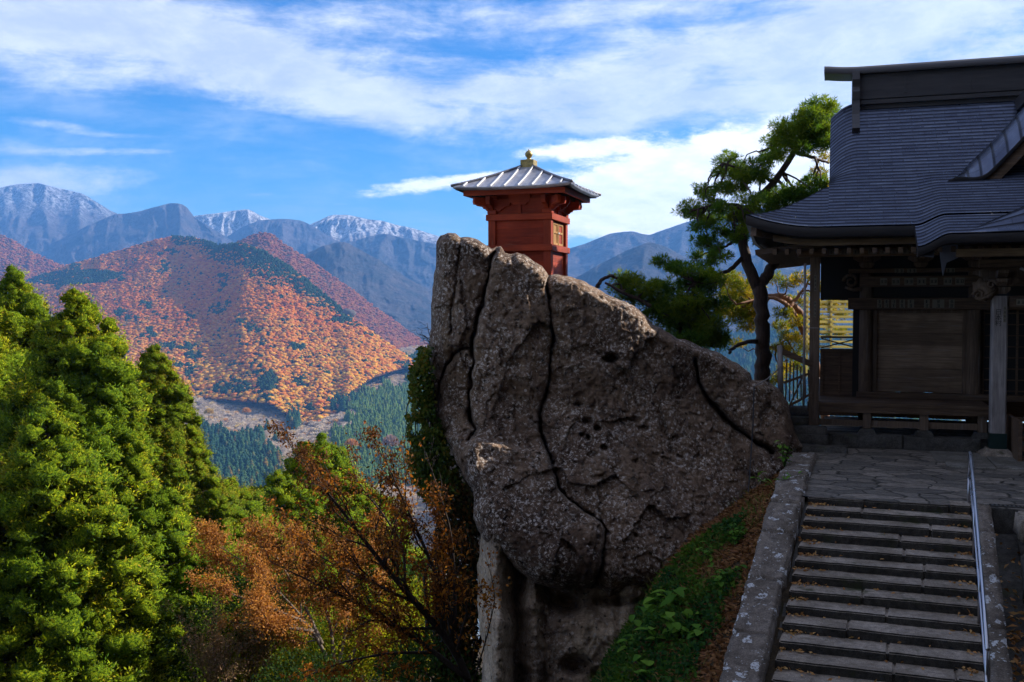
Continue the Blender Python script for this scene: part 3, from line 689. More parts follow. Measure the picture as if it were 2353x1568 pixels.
def rock_depth(x, y, d):
    Y = rock_Y0(x, y)
    low = smooth01((y-950)/350); R = 24+52*low+14*smooth01((1060-x)/60); Rm = .70+.15*low
    q = 1-np.minimum(d/R, 1); Y = Y + Rm*(1-np.sqrt(np.maximum(0, 1-q*q)))
    wob = 7*fbm(V3(x/26, y/26, 0), 3, .6, 5); x2, y2 = x+wob, y+7*fbm(V3(x/26, y/26, 9), 3, .6, 6)
    for pl, w, dp, rd in ((CR1, 3.4, .55, .16), (CR1B, 2.8, .30, .14), (CR2, 2.8, .45, .13), (CR3, 4.6, .50, .12), (CR4, 2.4, .10, .05)):
        l = line_d(x2, y2, pl); wd = w*(.9+.9*fbm(V3(x/40, y/40, len(pl)), 2, .5, 8))
        Y = Y + dp*np.exp(-(l/np.maximum(wd, 1.5))**2) + rd*np.exp(-l/13.)
    c1x = np.interp(y, [p[1] for p in CR1], [p[0] for p in CR1]); c2x = np.interp(y, [p[1] for p in CR2], [p[0] for p in CR2])
    side = smooth01((c1x-x)/8+.5); Y = Y + .14*side*smooth01((1010-y)/20)
    mid = smooth01((x-c1x)/8+.5)*smooth01((c2x-x)/8+.5); Y = Y - .16*mid
    Y = Y - .22*smooth01((y-1008-18*np.sin(x/60))/16)*smooth01((c2x-x)/10)       # the block that bulges below the left slabs
    c3y = np.interp(x, [p[0] for p in CR3], [p[1] for p in CR3]); Y = Y - .10*smooth01((c3y-y)/14)*smooth01((x-1590)/20)
    for hx, hy, rx, ry, dp in ((1405,822,17,11,.5),(1380,812,9,7,.25),(1350,968,12,8,.2),(1372,985,9,8,.22),(1352,1008,8,8,.25),(1338,1000,7,6,.2),(1388,1030,9,7,.2),(1460,965,12,7,.15),(1330,930,12,6,.15),(1480,985,14,6,.12),(1550,1010,12,8,.12),(1362,1046,12,7,.15),(1570,870,16,8,.1),(1200,660,22,18,-.05)):
        Y = Y + dp*np.exp(-(((x-hx)/rx)**2+((y-hy)/ry)**2)**2)
    # flat fractured faces: every facet has its own tilt and step
    for cell, amp, til, sd_ in ((95, .065, .0018, 71), (38, .022, .0016, 72)):
        gx, gy = x2/cell*1.25, y2/cell*.8; ix, iy = np.floor(gx), np.floor(gy); bd = np.full(x.shape, 1e9); val = np.zeros(x.shape)
        for a in (-1, 0, 1):
            for b_ in (-1, 0, 1):
                cx_, cy_ = ix+a, iy+b_; h = lambda k: _h(cx_.astype(np.int64), cy_.astype(np.int64), np.full(cx_.shape, k, np.int64), sd_)
                fx, fy = cx_+.5+.42*h(1), cy_+.5+.42*h(2); q = (gx-fx)**2+(gy-fy)**2; v = amp*h(3)+((gx-fx)*h(4)+(gy-fy)*h(5))*cell*til; k = q < bd; bd = np.where(k, q, bd); val = np.where(k, v, val)
        Y = Y + val*smooth01(d/14)
    p = P(x, y, Y)
    Y = Y + .09*fbm(p*.75, 3, .5, 11) + .07*fbm(p*2.6, 4, .6, 12)*smooth01(d/8) - .05*np.abs(fbm(p*7, 3, .6, 14))
    pits = vnoise(p*9.5, 15); Y = Y + .035*smooth01((pits-.40)/.25)
    return Y
def rockmat(name, dark, mid, pale, lich, lich_amt=1.0, warm=(.17, .105, .05)):
    m, nt, b = newmat(name); p = tco(nt)
    big = noise(nt, p, .38, 5, .62); n = noise(nt, p, 3.2, 8, .72); f = noise(nt, p, 17, 6, .72); ff = noise(nt, p, 60, 3, .6)
    c = ramp(nt, n, [(.30, dark), (.5, mid), (.72, pale)])
    c = mixc(nt, sstep(nt, big, .42, .62), c, mixc(nt, 1.0, c, (.42, .38, .38), 'MULTIPLY'))
    c = mixc(nt, math_(nt, 'MULTIPLY', sstep(nt, noise(nt, mapping(nt, p, (1, 1, .35), (0, 0, 0), (4, 2, 1)), .8, 5, .6), .55, .7), .55), c, warm)
    c = mixc(nt, 1.0, c, ramp(nt, f, [(.3, (.45, .43, .42)), (.55, (1, 1, 1)), (.75, (1.5, 1.45, 1.4))]), 'MULTIPLY')
    # crustose lichen: pale flecks in clusters
    k = math_(nt, 'MULTIPLY', sstep(nt, noise(nt, p, 15, 6, .8), .525, .585), sstep(nt, math_(nt, 'ADD', noise(nt, p, 1.1, 5, .65), math_(nt, 'MULTIPLY', noise(nt, p, 4.2, 3), .35)), .52, .74))
    vo = nd(nt, 'ShaderNodeTexVoronoi'); vo.inputs['Scale'].default_value = 6.5; lk(nt, p, vo.inputs['Vector'])
    sp = math_(nt, 'MULTIPLY', math_(nt, 'LESS_THAN', math_(nt, 'ADD', vo.outputs['Distance'], math_(nt, 'MULTIPLY', ff, .22)), .30), math_(nt, 'GREATER_THAN', noise(nt, p, 1.9, 3), .53))
    k = math_(nt, 'MAXIMUM', k, math_(nt, 'MULTIPLY', sp, .8))
    c = mixc(nt, math_(nt, 'MULTIPLY', k, lich_amt), c, mixc(nt, ff, tuple(v*.75 for v in lich), lich))
    hole = sstep(nt, noise(nt, p, 9, 3, .5, .3), .64, .70)
    c = mixc(nt, math_(nt, 'MULTIPLY', hole, .8), c, (.012, .01, .009))
    lk(nt, c, b.inputs['Base Color']); b.inputs['Roughness'].default_value = .92; b.inputs['Specular IOR Level'].default_value = .2
    h = math_(nt, 'ADD', math_(nt, 'MULTIPLY', n, 1.4), math_(nt, 'ADD', f, math_(nt, 'MULTIPLY', ff, .35)))
    setbump(nt, b, math_(nt, 'SUBTRACT', h, math_(nt, 'MULTIPLY', hole, 1.2)), .9, .05)
    return m
M_rock = rockmat('lichened_rock', (.075, .046, .029), (.19, .120, .078), (.32, .222, .155), (.60, .52, .46))
M_cliff = rockmat('pale_cliff', (.26, .185, .12), (.50, .37, .25), (.64, .51, .37), (.5, .46, .42), .7, (.22, .16, .08))
def ring(dy, dz, zmax=None):
    def f(c):
        q = Vector((c.x*(1+dy/c.y), c.y+dy, CAMZ+(c.z-CAMZ)*(1+dy/c.y)-dz))
        if zmax is not None and -1.0 < c.x < 2.2: q.z = min(q.z, zmax)
        return q
    return f
rock = tag(empty('rock_outcrop', tuple(P(1400, 1350, 19.5))), 'huge weathered brown boulder with white lichen and deep cracks carrying the red hall', 'rock')
def to_local(o, root):
    M = np.array(o.matrix_world); return o
ob = solid('boulder', ROCKP, 2.5, rock_depth, [ring(.7, .03, 4.02), ring(1.2, .06, 3.98), ring(2.4, .25, 3.95), ring(1.6, .9)], M_rock)
def adopt(o, root):
    """make world-space mesh o a part of root (root has no scale)"""
    o.parent = root; o.matrix_parent_inverse = (Matrix.Translation(root.location) @ root.rotation_euler.to_matrix().to_4x4()).inverted(); return o
adopt(ob, rock)
CLIFF = rough([(1130,1170),(1108,1230),(1098,1300),(1097,1380),(1102,1440),(1112,1500),(1106,1560),(1100,1640),(1100,1760),(1640,1760),(1640,1290),(1500,1180)], 4, 9, 8)
def cliff_depth(x, y, d):
    Y = 18.95 - .0012*(y-1300) - .42*smooth01((y-1372)/70)
    q = 1-np.minimum(d/34, 1); Y = Y + .8*(1-np.sqrt(np.maximum(0, 1-q*q)))
    wx = x + 10*fbm(V3(x/60, y/60, 1), 3, .5, 21)
    bump = lambda c, w, a: a*np.exp(-((wx-c)/w)**2)
    Y = Y - bump(1140, 26, .62) + bump(1190, 12, .55) - bump(1226, 18, .35) + bump(1262, 9, .16) - bump(1330, 40, .12) + bump(1420, 8, .2) - bump(1450, 20, .15) + .8*smooth01((x-1462)/60)
    Y = Y + .30*smooth01((y-1392)/30)*smooth01((x-1170)/12)*smooth01((1262-x)/12)
    for hx, hy, rx, ry, dp in ((1307,1388,30,24,.55),(1325,1530,36,22,.5),(1376,1552,26,18,.4),(1490,1420,50,40,.6),(1420,1382,70,12,.4)):
        Y = Y + dp*np.exp(-(((x-hx)/rx)**2+((y-hy)/ry)**2)**2)
    p = P(x, y, Y)
    return Y + .07*fbm(p*11, 3, .65, 25) + .14*fbm(p*1.3, 4, .55, 22) + .05*fbm(p*V3(6, 6, 2.2), 3, .6, 23) + .05*np.abs(fbm(p*V3(3, 3, 4), 4, .6, 24))
adopt(solid('pale_base', CLIFF, 3.0, cliff_depth, [ring(1.0, .0), ring(2.5, .0)], M_cliff), rock)

# ---- stair frame: x along the treads to the right, y uphill
TL = G(1856, 1141, 0.0); ST_A = R_(-20)
ex = np.array([math.cos(ST_A), math.sin(ST_A), 0]); ey = np.array([-math.sin(ST_A), math.cos(ST_A), 0])
def SL(x, y, z=0.0): return TL + ex*x + ey*y + np.array([0, 0, z])
def to_st(p): r = np.asarray(p)-TL; return np.stack([r@ex, r@ey, r[..., 2]], -1)
ST_W = float(to_st(G(2238, 1176, 0.0))[0]); RISE, RUN = .120, .392
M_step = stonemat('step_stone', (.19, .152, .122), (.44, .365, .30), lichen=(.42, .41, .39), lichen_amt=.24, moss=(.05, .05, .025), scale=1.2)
M_riser = stonemat('shaded_riser_stone', (.022, .019, .016), (.085, .074, .064), moss=(.03, .032, .014), scale=1.2)  # mossy riser faces, with their shade put into the dark stone colour
M_kerb = stonemat('kerb_stone', (.10, .08, .066), (.28, .225, .185), lichen=(.48, .47, .47), lichen_amt=.54, scale=.9, bump=.6)
M_dkstone = stonemat('dark_stone', (.05, .045, .04), (.13, .12, .11), moss=(.05, .05, .025))
M_pave, nt, b = newmat('flagstones'); p = tco(nt)
wv = nd(nt, 'ShaderNodeVectorMath', operation='MULTIPLY_ADD'); lk(nt, noise(nt, p, 1.6, 4, .6, out=1), wv.inputs[0]); wv.inputs[1].default_value = (.7, .5, 0)
lk(nt, mapping(nt, p, (1.5, 2.7, 1)), wv.inputs[2])
ve = nd(nt, 'ShaderNodeTexVoronoi', feature='DISTANCE_TO_EDGE'); ve.inputs['Scale'].default_value = 1.0; lk(nt, wv.outputs[0], ve.inputs['Vector'])
vc = nd(nt, 'ShaderNodeTexVoronoi'); vc.inputs['Scale'].default_value = 1.0; lk(nt, wv.outputs[0], vc.inputs['Vector'])
n = noise(nt, p, 11, 8, .7); st = noise(nt, mapping(nt, p, (1, 4, 1)), 3.5, 6, .65)
c = ramp(nt, n, [(.3, (.09, .08, .07)), (.72, (.25, .22, .195))])
sp = nd(nt, 'ShaderNodeSeparateColor'); lk(nt, vc.outputs['Color'], sp.inputs[0])
c = mixc(nt, 1.0, c, ramp(nt, sp.outputs[0], [(0, (.55, .55, .55)), (1, (1.25, 1.2, 1.15))]), 'MULTIPLY')
c = mixc(nt, 1.0, c, ramp(nt, st, [(.35, (.55, .53, .5)), (.65, (1.2, 1.2, 1.2))]), 'MULTIPLY')
gap = sstep(nt, ve.outputs['Distance'], .0, .045); c = mixc(nt, gap, (.02, .018, .014), c)
lk(nt, c, b.inputs['Base Color']); b.inputs['Roughness'].default_value = .85; b.inputs['Specular IOR Level'].default_value = .3
setbump(nt, b, math_(nt, 'ADD', math_(nt, 'MULTIPLY', gap, .7), math_(nt, 'ADD', st, math_(nt, 'MULTIPLY', n, .5))), .8, .035)

def stoneblock(mb, x0, x1, y0, y1, z0, z1, seed, cut=.05, bev=.022, amp=.012, slope=0.0):
    """a worn block: subdivided, edges rounded, corners and faces uneven; slope tilts the top along y"""
    bm = bmesh.new(); bmesh.ops.create_cube(bm, size=1)
    L = (x1-x0, y1-y0, z1-z0)
    for v in bm.verts: v.co = ((x0+x1)/2+v.co.x*L[0], (y0+y1)/2+v.co.y*L[1], (z0+z1)/2+v.co.z*L[2])
    bmesh.ops.bevel(bm, geom=list(bm.edges), offset=bev, segments=2, affect='EDGES')
    for axis in range(3):
        n = int(L[axis]/cut/3) if axis == 2 else int(L[axis]/cut)
        lo = (x0, y0, z0)[axis]
        for k in range(1, min(n, 60)):
            no = [0, 0, 0]; no[axis] = 1; co = [0, 0, 0]; co[axis] = lo+L[axis]*k/n
            bmesh.ops.bisect_plane(bm, geom=list(bm.verts)+list(bm.edges)+list(bm.faces), plane_co=co, plane_no=no)
    C = np.array([v.co[:] for v in bm.verts])
    N = np.stack([fbm(C*3.5+seed*7.7+q*31, 3, .6, seed+q) for q in range(3)], -1)
    N2 = np.abs(fbm(C*9+seed*3.1, 2, .6, seed+40))
    ctr = np.array([(x0+x1)/2, (y0+y1)/2, (z0+z1)/2])
    C = C + N*amp*1.6 - np.sign(C-ctr)*N2[:, None]*amp*.8
    if slope: C[:, 2] += (C[:, 1]-ctr[1])*slope
    for v, c in zip(bm.verts, C): v.co = c
    mb.bm(bm)
stairs = tag(empty('stone_stairs', tuple(TL), ST_A), 'worn grey stone steps with a dozen treads climbing to the terrace', 'stairs')
r1 = random.Random(4)
NST = 15; SLP0 = RISE/RUN
for k in range(NST):
    mb = MB(); y1 = -k*RUN+.39+.05; y0 = -k*RUN-.02
    cuts = [0.0]+sorted([r1.uniform(.22, .8)]+([r1.uniform(.84, .92)] if r1.random() < .3 else []))+[1.0]
    for a, b_ in zip(cuts[:-1], cuts[1:]):
        dz = r1.uniform(-.012, .008); dy = r1.uniform(-.012, .012)
        stoneblock(mb, a*ST_W+.001, b_*ST_W-.001, y0+dy, y1, -(k+1)*RISE-.12+dz, -k*RISE+dz, 10+k*5+int(a*9), .06, .020, .0045)
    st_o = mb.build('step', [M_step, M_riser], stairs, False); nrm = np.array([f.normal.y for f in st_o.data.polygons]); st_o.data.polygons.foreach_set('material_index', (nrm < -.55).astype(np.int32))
mb = MB(); mb.prism([(.30, -.045), (.30, -1.2), (-5.2, -1.2-5.2*SLP0), (-5.2, -5.2*SLP0-.17)], 'x', -.05, ST_W+.06); mb.build('stair_core', M_dkstone, stairs)
kerb = tag(empty('kerb_wall', tuple(TL), ST_A), 'lichen-spotted sloping stone kerb along the left side of the steps', 'kerb')
KX0, KX1 = -.60, -.07; SLP = RISE/RUN
for i, (y0, y1, flat) in enumerate(((3.05, 4.55, 1), (1.75, 3.03, 1), (.72, 1.73, 1), (-.30, .70, 2), (-1.28, -.32, 0), (-2.62, -1.30, 0), (-3.92, -2.64, 0), (-5.3, -3.94, 0))):
    mb = MB(); sl = 0 if flat == 1 else (SLP*.55 if flat == 2 else SLP)
    zt = .10 if flat == 1 else .10+SLP*((y0+y1)/2-.15 if flat == 0 else (y0-.0)/2)
    dx = r1.uniform(-.02, .02)+(.12 if flat == 1 else 0)*0
    stoneblock(mb, KX0+dx, KX1+dx, y0, y1, zt-.42, zt, 200+i*3, .07, .03, .022, sl)
    mb.build('kerb_stone', M_kerb, kerb, True)
kerb2 = tag(empty('gutter_kerb', tuple(TL), ST_A), 'narrow dark stone kerb between the steps and the leaf-filled gutter', 'kerb')
for i, (y0, y1) in enumerate(((-.75, .05), (-2.0, -.77), (-3.2, -2.02), (-4.6, -3.22))):
    mb = MB(); stoneblock(mb, ST_W+.05, ST_W+.29, y0, y1, .03+SLP*(y0+y1)/2-.5, .03+SLP*(y0+y1)/2, 300+i, .08, .02, .014, SLP)
    mb.build('kerb_stone', M_kerb, kerb2, True)
wall = tag(empty('retaining_wall', tuple(TL), ST_A), 'low stone retaining wall at the right edge beyond the gutter', 'wall')
for i, (x0, y0, x1, y1, z0, z1) in enumerate(((ST_W+.60, -.95, ST_W+2.2, -.10, -.32, .02), (ST_W+.64, -1.0, ST_W+2.2, -.12, -.72, -.34), (ST_W+.62, -2.6, ST_W+2.2, -1.02, -1.1, -.45), (ST_W+.66, -4.6, ST_W+2.2, -2.62, -1.9, -.95), (ST_W+.70, -1.9, ST_W+2.2, -.2, -1.3, -.74))):
    mb = MB(); stoneblock(mb, x0, x1, y0, y1, z0, z1, 400+i, .09, .03, .03); mb.build('wall_stone', M_step if i == 0 else M_dkstone, wall, True)
gm = MB(); gm.prism([(-5.6, -SLP*5.6-.42), (-5.6, -SLP*5.6-.9), (.2, -.9), (.2, -.34)], 'x', ST_W+.28, ST_W+.72)
g = gm.build('gutter', M_dkstone); g.location = TL; g.rotation_euler = (0, 0, ST_A); tag(g, kind='structure')
# terrace paving, slabs in front of the porch and the drain grate
mb = MB(); mb.add([(-.3, .02, 0), (9.5, .02, 0), (9.5, 13, 0), (-.3, 13, 0)], [(0, 1, 2, 3)])
o = mb.build('terrace_paving', M_pave); o.location = TL; o.rotation_euler = (0, 0, ST_A); tag(o, kind='structure')
mb = MB(); mb.box(ST_W+.02, 9.6, .0, .25, -1.8, -.004); o = mb.build('terrace_base', M_dkstone); o.location = TL; o.rotation_euler = (0, 0, ST_A); tag(o, kind='structure')
gr = tag(empty('drain_grate', tuple(SL(ST_W+.28, .10, .012)), ST_A), 'small slotted metal drain grate at the top of the gutter', 'grate')
M_iron, nt, b = newmat('dull_iron'); b.inputs['Base Color'].default_value = (.09, .085, .08, 1); b.inputs['Metallic'].default_value = .6; b.inputs['Roughness'].default_value = .6
mb = MB(); mb.box(0, .62, 0, .02, -.01, .012); mb.box(0, .62, .13, .15, -.01, .012); mb.build('frame', M_iron, gr)
mb = MB()
for k in range(10): mb.box(.03+k*.062, .055+k*.062, .02, .13, -.008, .009)
mb.build('bars', M_iron, gr)
# handrail
M_steel, nt, b = newmat('polished_steel'); b.inputs['Base Color'].default_value = (.46, .46, .50, 1); b.inputs['Metallic'].default_value = 1.0; b.inputs['Roughness'].default_value = .22
n = noise(nt, tco(nt), 5, 2); lk(nt, ramp(nt, n, [(.3, (.26, .26, .26)), (.7, (.42, .42, .42))]), b.inputs['Roughness'])
hr = tag(empty('handrail', tuple(TL), ST_A), 'shiny tubular steel handrail down the right side of the steps', 'handrail')
hx = ST_W-.02; H = .84
top = [(hx, .32, H-.42), (hx, .34, H-.10), (hx, .30, H-.02), (hx, .2, H), (hx, .05, H-.01)]+[(hx+.004*y, y, H-.01+SLP*y) for y in (-1, -2, -3, -4, -5)]
mb = MB(); mb.tube(top, .023, 12); mb.build('rail', M_steel, hr, True)
mb = MB(); mb.tube([(hx+.0, .32, H-.42), (hx, .05, H-.44)]+[(hx+.004*y, y, H-.44+SLP*y) for y in (-1, -2, -3, -4, -5)], .016, 10); mb.build('lower_rail', M_steel, hr, True)
for y in (.33, -1.4, -3.1, -4.8):
    mb = MB(); z = SLP*min(y, 0); xq = hx+.004*min(y, 0); mb.tube([(xq, y, z-.12), (xq, y, z+H-(.4 if y > 0 else 0))], .019, 10); mb.build('post', M_steel, hr, True)

SHEAR = .03      # the flight drifts a little to the left on its way down
for root in (stairs, kerb, kerb2, wall, hr):
    for o in root.children:
        for v in o.data.vertices: v.co.x = v.co.x*(1+.004*min(v.co.y, 0))+SHEAR*min(v.co.y, 0)
for v in g.data.vertices: v.co.x += SHEAR*min(v.co.y, 0)
# ---- bank of earth between the rock and the steps
def bank_z(t, y):
    zs = np.where(y < 0, SLP*y, 0.0); u = -t-.55
    return zs - .20 - .62*np.maximum(u, 0) - .02*np.maximum(u, 0)**2 - .9*np.maximum(u-1.75, 0) + .10*fbm(V3(t*1.3, y*1.3, 4), 3, .55, 61)
ts = np.linspace(-8.0, .1, 70); ysb = np.linspace(-7.5, 5.2, 90)
T_, Yb = np.meshgrid(ts, ysb, indexing='ij'); V = TL + T_[..., None]*ex + Yb[..., None]*ey; V[..., 2] = bank_z(T_, Yb)
tag(npobj('bank', V.reshape(-1, 3), gridfaces(70, 90), M_soil, None, True), kind='structure')
# ------------------------------------------------------------------ the large temple hall (local frame: x along the front, y inwards, z up)
HALL = np.array([8.57, 24.1, 0.0]); HALL_A = R_(-18)
hall = tag(empty('temple_hall', tuple(HALL), HALL_A), 'dark wooden temple hall with a sweeping blue-grey shingled roof at the top of the steps', 'temple')
hx_ = np.array([math.cos(HALL_A), math.sin(HALL_A), 0]); hy_ = np.array([-math.sin(HALL_A), math.cos(HALL_A), 0])
def HL(p): r = np.asarray(p)-HALL; return np.stack([r@hx_, r@hy_, r[..., 2]], -1)
M_dark = woodmat('dark_timber', (.06, .036, .022), (.17, .108, .068), along='x', wear=(.10, .085, .075))
M_darkz = woodmat('dark_timber_post', (.075, .048, .032), (.19, .132, .092), along='z', wear=(.20, .18, .17))
M_brown = woodmat('brown_timber', (.10, .06, .03), (.26, .17, .09), along='x')
M_board = woodmat('weathered_boards', (.13, .086, .056), (.31, .215, .145), along='x', wear=(.24, .21, .19))
M_grey = woodmat('bleached_post', (.17, .15, .145), (.38, .34, .33), along='z', wear=(.08, .065, .055))
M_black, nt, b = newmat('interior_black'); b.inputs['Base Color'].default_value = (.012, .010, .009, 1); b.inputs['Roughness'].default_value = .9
M_teal, nt, b = newmat('green_metal_shoe'); b.inputs['Base Color'].default_value = (.010, .028, .026, 1); b.inputs['Roughness'].default_value = .55; b.inputs['Metallic'].default_value = .5
# shingled metal roof: UV in metres (along the course, up the slope)
M_roof, nt, b = newmat('blue_grey_shingles')
uv = nd(nt, 'ShaderNodeUVMap').outputs[0]
br = nd(nt, 'ShaderNodeTexBrick'); br.offset = .5
for k, v in (('Scale', 1.0), ('Mortar Size', .008), ('Mortar Smooth', .1), ('Brick Width', .52), ('Row Height', .155), ('Bias', 0.0)): br.inputs[k].default_value = v
br.inputs['Color1'].default_value = (0, 0, 0, 1); br.inputs['Color2'].default_value = (1, 1, 1, 1); br.inputs['Mortar'].default_value = (.5, .5, .5, 1)
lk(nt, uv, br.inputs['Vector'])
sp = nd(nt, 'ShaderNodeSeparateXYZ'); lk(nt, uv, sp.inputs[0])
row = math_(nt, 'FRACT', math_(nt, 'DIVIDE', sp.outputs[1], .155))
n = noise(nt, mapping(nt, uv, (1.2, 3, 1)), 2.2, 6, .65); st = noise(nt, mapping(nt, uv, (9, .5, 1)), 1.5, 4, .6)
bv = nd(nt, 'ShaderNodeSeparateColor'); lk(nt, br.outputs['Color'], bv.inputs[0])
c = mixc(nt, bv.outputs[0], (.076, .092, .140), (.135, .158, .222))
c = mixc(nt, sstep(nt, n, .35, .7), mixc(nt, 1.0, c, (.7, .68, .72), 'MULTIPLY'), c)
c = mixc(nt, math_(nt, 'MULTIPLY', sstep(nt, row, .24, .10), .8), c, (.010, .011, .015))
c = mixc(nt, math_(nt, 'MULTIPLY', sstep(nt, br.outputs['Fac'], .2, .8), .45), c, (.02, .021, .027))
lk(nt, c, b.inputs['Base Color']); b.inputs['Metallic'].default_value = .95
ro = math_(nt, 'ADD', math_(nt, 'MULTIPLY', bv.outputs[0], .12), math_(nt, 'MULTIPLY_ADD', st, .34, .12)); lk(nt, ro, b.inputs['Roughness'])
b.inputs['Specular IOR Level'].default_value = .6
hgt = math_(nt, 'ADD', 0.0, math_(nt, 'ADD', math_(nt, 'MULTIPLY', br.outputs['Fac'], -.35), math_(nt, 'MULTIPLY', n, .35)))
setbump(nt, b, hgt, .55, .022)
M_ridge, nt, b = newmat('ridge_sheet_metal'); p = tco(nt); n = noise(nt, mapping(nt, p, (.6, 6, 6)), 2, 5, .6)
lk(nt, ramp(nt, n, [(.3, (.028, .026, .030)), (.7, (.058, .050, .052))]), b.inputs['Base Color']); b.inputs['Metallic'].default_value = .3; b.inputs['Roughness'].default_value = .5

UC, VR = 3.6, 2.0                       # middle of the front, ridge line
def sym(u): return UC-np.abs(np.asarray(u, float)-UC)
def zfront(w): return 4.89+.58*w+.0274*w*w
def zmain(u, v):
    U = sym(u); w = 5-np.abs(np.asarray(v, float)-VR); z = zfront(w)
    lift = .32*np.clip((-1.0-U)/1.61, 0, 1)**2*np.clip(1-w/2.2, 0, 1)
    z = z - .36*np.clip((-.22-U)/.66, 0, 1)**2*smooth01((w-1.6)/1.2)
    zp = 4.64+.50*(v+3.9)+.012*(v+3.9)**2
    bl = smooth01((U-.86)/.62)
    z = z + bl*np.maximum(0, zp-z)*(v < 0)
    zk = 4.66+.46*(U-1.75)
    k = np.where((U > 1.75) & (v < 1), smooth01((v+3.97)/.55)*np.maximum(0, zk-z), 0)
    return z + lift + k
def zside(u, v):
    U = sym(u); wu = U+2.61; w = 5-np.abs(np.asarray(v, float)-VR)
    a = zfront(w); s = zfront(wu); m = np.minimum(a, s)
    c = np.minimum(np.clip(1-w/2.4, 0, 1), np.clip(1-wu/2.4, 0, 1))
    return m + .32*np.clip((-1.0-U)/1.61, 0, 1)**2*np.clip(1-w/2.2, 0, 1)*1.0 + 0*c
def zporch(u, v):
    U = sym(u)
    return zmain(u, v) - (1-smooth01((U-.86)/.5))*.0
CW = .128
def courses(v0, v1, rev=False):
    """rows of the shingle courses between two lines: each course has a lip"""
    n = max(1, int(round((v1-v0)/CW))); e = v0+(v1-v0)*np.arange(n+1)/n; a = np.stack([e[:-1]+.002, e[1:]-.002], 1).ravel(); l = np.tile([1., 0.], n)
    return a, l
def roofpiece(nb, us, vs, fz, drop=None, lip=None):
    Ug, Vg = np.meshgrid(us, vs, indexing='ij'); Z = fz(Ug, Vg)
    if lip is not None: Z = Z+.034*lip[None, :]
    dv = np.gradient(Vg, axis=1); dz = np.gradient(Z, axis=1); 
    if lip is not None:
        k = int((lip > .5).sum()); ci = np.arange(len(vs))*.5*.155; ci[:2*k] = (np.repeat(np.arange(k), 2)+np.tile([.02, .98], k))*.155; sl = np.broadcast_to(ci[None, :], Vg.shape)
    else: sl = (Vg+3.0)/CW*.155
    F = gridfaces(len(us), len(vs))
    if drop is not None: F = F[~(drop(Ug, Vg).ravel()[F].all(1))]
    nb['V'].append(np.stack([Ug, Vg, Z], -1).reshape(-1, 3)); nb['F'].append(F+nb['n']); nb['uv'].append(np.stack([Ug, sl], -1).reshape(-1, 2)); nb['n'] += Ug.size
def roofbuild(nb, name, mat, parent):
    V = np.concatenate(nb['V']); F = np.concatenate(nb['F']); UV = np.concatenate(nb['uv'])
    me = npmesh(name, V, F, False); l = me.uv_layers.new(name='UVMap'); l.data.foreach_set('uv', UV[F.ravel()].astype(np.float32).ravel())
    return link(name, me, mat, parent)
new = lambda: dict(V=[], F=[], uv=[], n=0)
nb = new()
um = np.concatenate([np.linspace(-.88, -.2, 14)[:-1], np.linspace(-.2, 2.2, 70)[:-1], np.linspace(2.2, 5.0, 50)[:-1], np.linspace(5.0, 7.4, 60)[:-1], np.linspace(7.4, 8.08, 14)])
v_, l_ = courses(-3, VR); roofpiece(nb, um, v_, zmain, None, l_)
roofpiece(nb, um, np.linspace(VR, 7, 30), zmain)
roofpiece(nb, np.concatenate([np.linspace(.86, 2.2, 40)[:-1], np.linspace(2.2, 5.0, 50)[:-1], np.linspace(5.0, 6.34, 40)]), *(lambda c: (c[0], zmain, None, c[1]))(courses(-3.92, -3)))
for a, b_ in ((-2.61, -.88), (8.08, 9.81)):
    v_, l_ = courses(-3, -1.27); roofpiece(nb, np.linspace(a, b_, 40), np.concatenate([v_, np.linspace(-1.2, 7, 40)]), zside, None, np.concatenate([l_, np.zeros(40)]))
roofbuild(nb, 'roof', M_roof, hall)
# eave edge: the cut thickness of the roofing, all the way round
def strip(pts, up, dn, inn):
    """closed band hung from a line of points: thickness down, and a return inwards"""
    pts = np.asarray(pts, float); inn = np.asarray(inn, float)
    rows = [pts+[0, 0, up], pts-[0, 0, dn], pts-[0, 0, dn+.03]+inn*.30, pts-[0, 0, .0]+inn*.30]
    V = np.stack(rows, 1); m = len(pts); F = gridfaces(m, 4); return V.reshape(-1, 3), F
nbk = NB()
ul = np.linspace(-2.61, .90, 40); nbk.add(*strip(np.stack([ul, np.full_like(ul, -3.0), np.where(ul < -.88, zside(ul, -3.0), zmain(ul, -3.0))], -1), .004, .19, [0, 1, 0]))
vl = np.linspace(-3, 7, 60); nbk.add(*strip(np.stack([np.full_like(vl, -2.61), vl, zside(-2.61, vl)], -1), .004, .19, [1, 0, 0]))
up_ = np.linspace(.86, 6.34, 90); nbk.add(*strip(np.stack([up_, np.full_like(up_, -3.92), zmain(up_, -3.92)], -1), .004, .16, [0, 1, 0]))
vp = np.linspace(-3.92, -2.9, 12); nbk.add(*strip(np.stack([np.full_like(vp, .86), vp, zmain(.86, vp)], -1), .004, .17, [1, 0, 0]))
vg = np.linspace(-1.27, 5.27, 60); nbk.add(*strip(np.stack([np.full_like(vg, -.88), vg, zmain(-.88, vg)], -1), .004, .26, [1, 0, 0]))
nbk.build('eave_edge', M_ridge, hall)
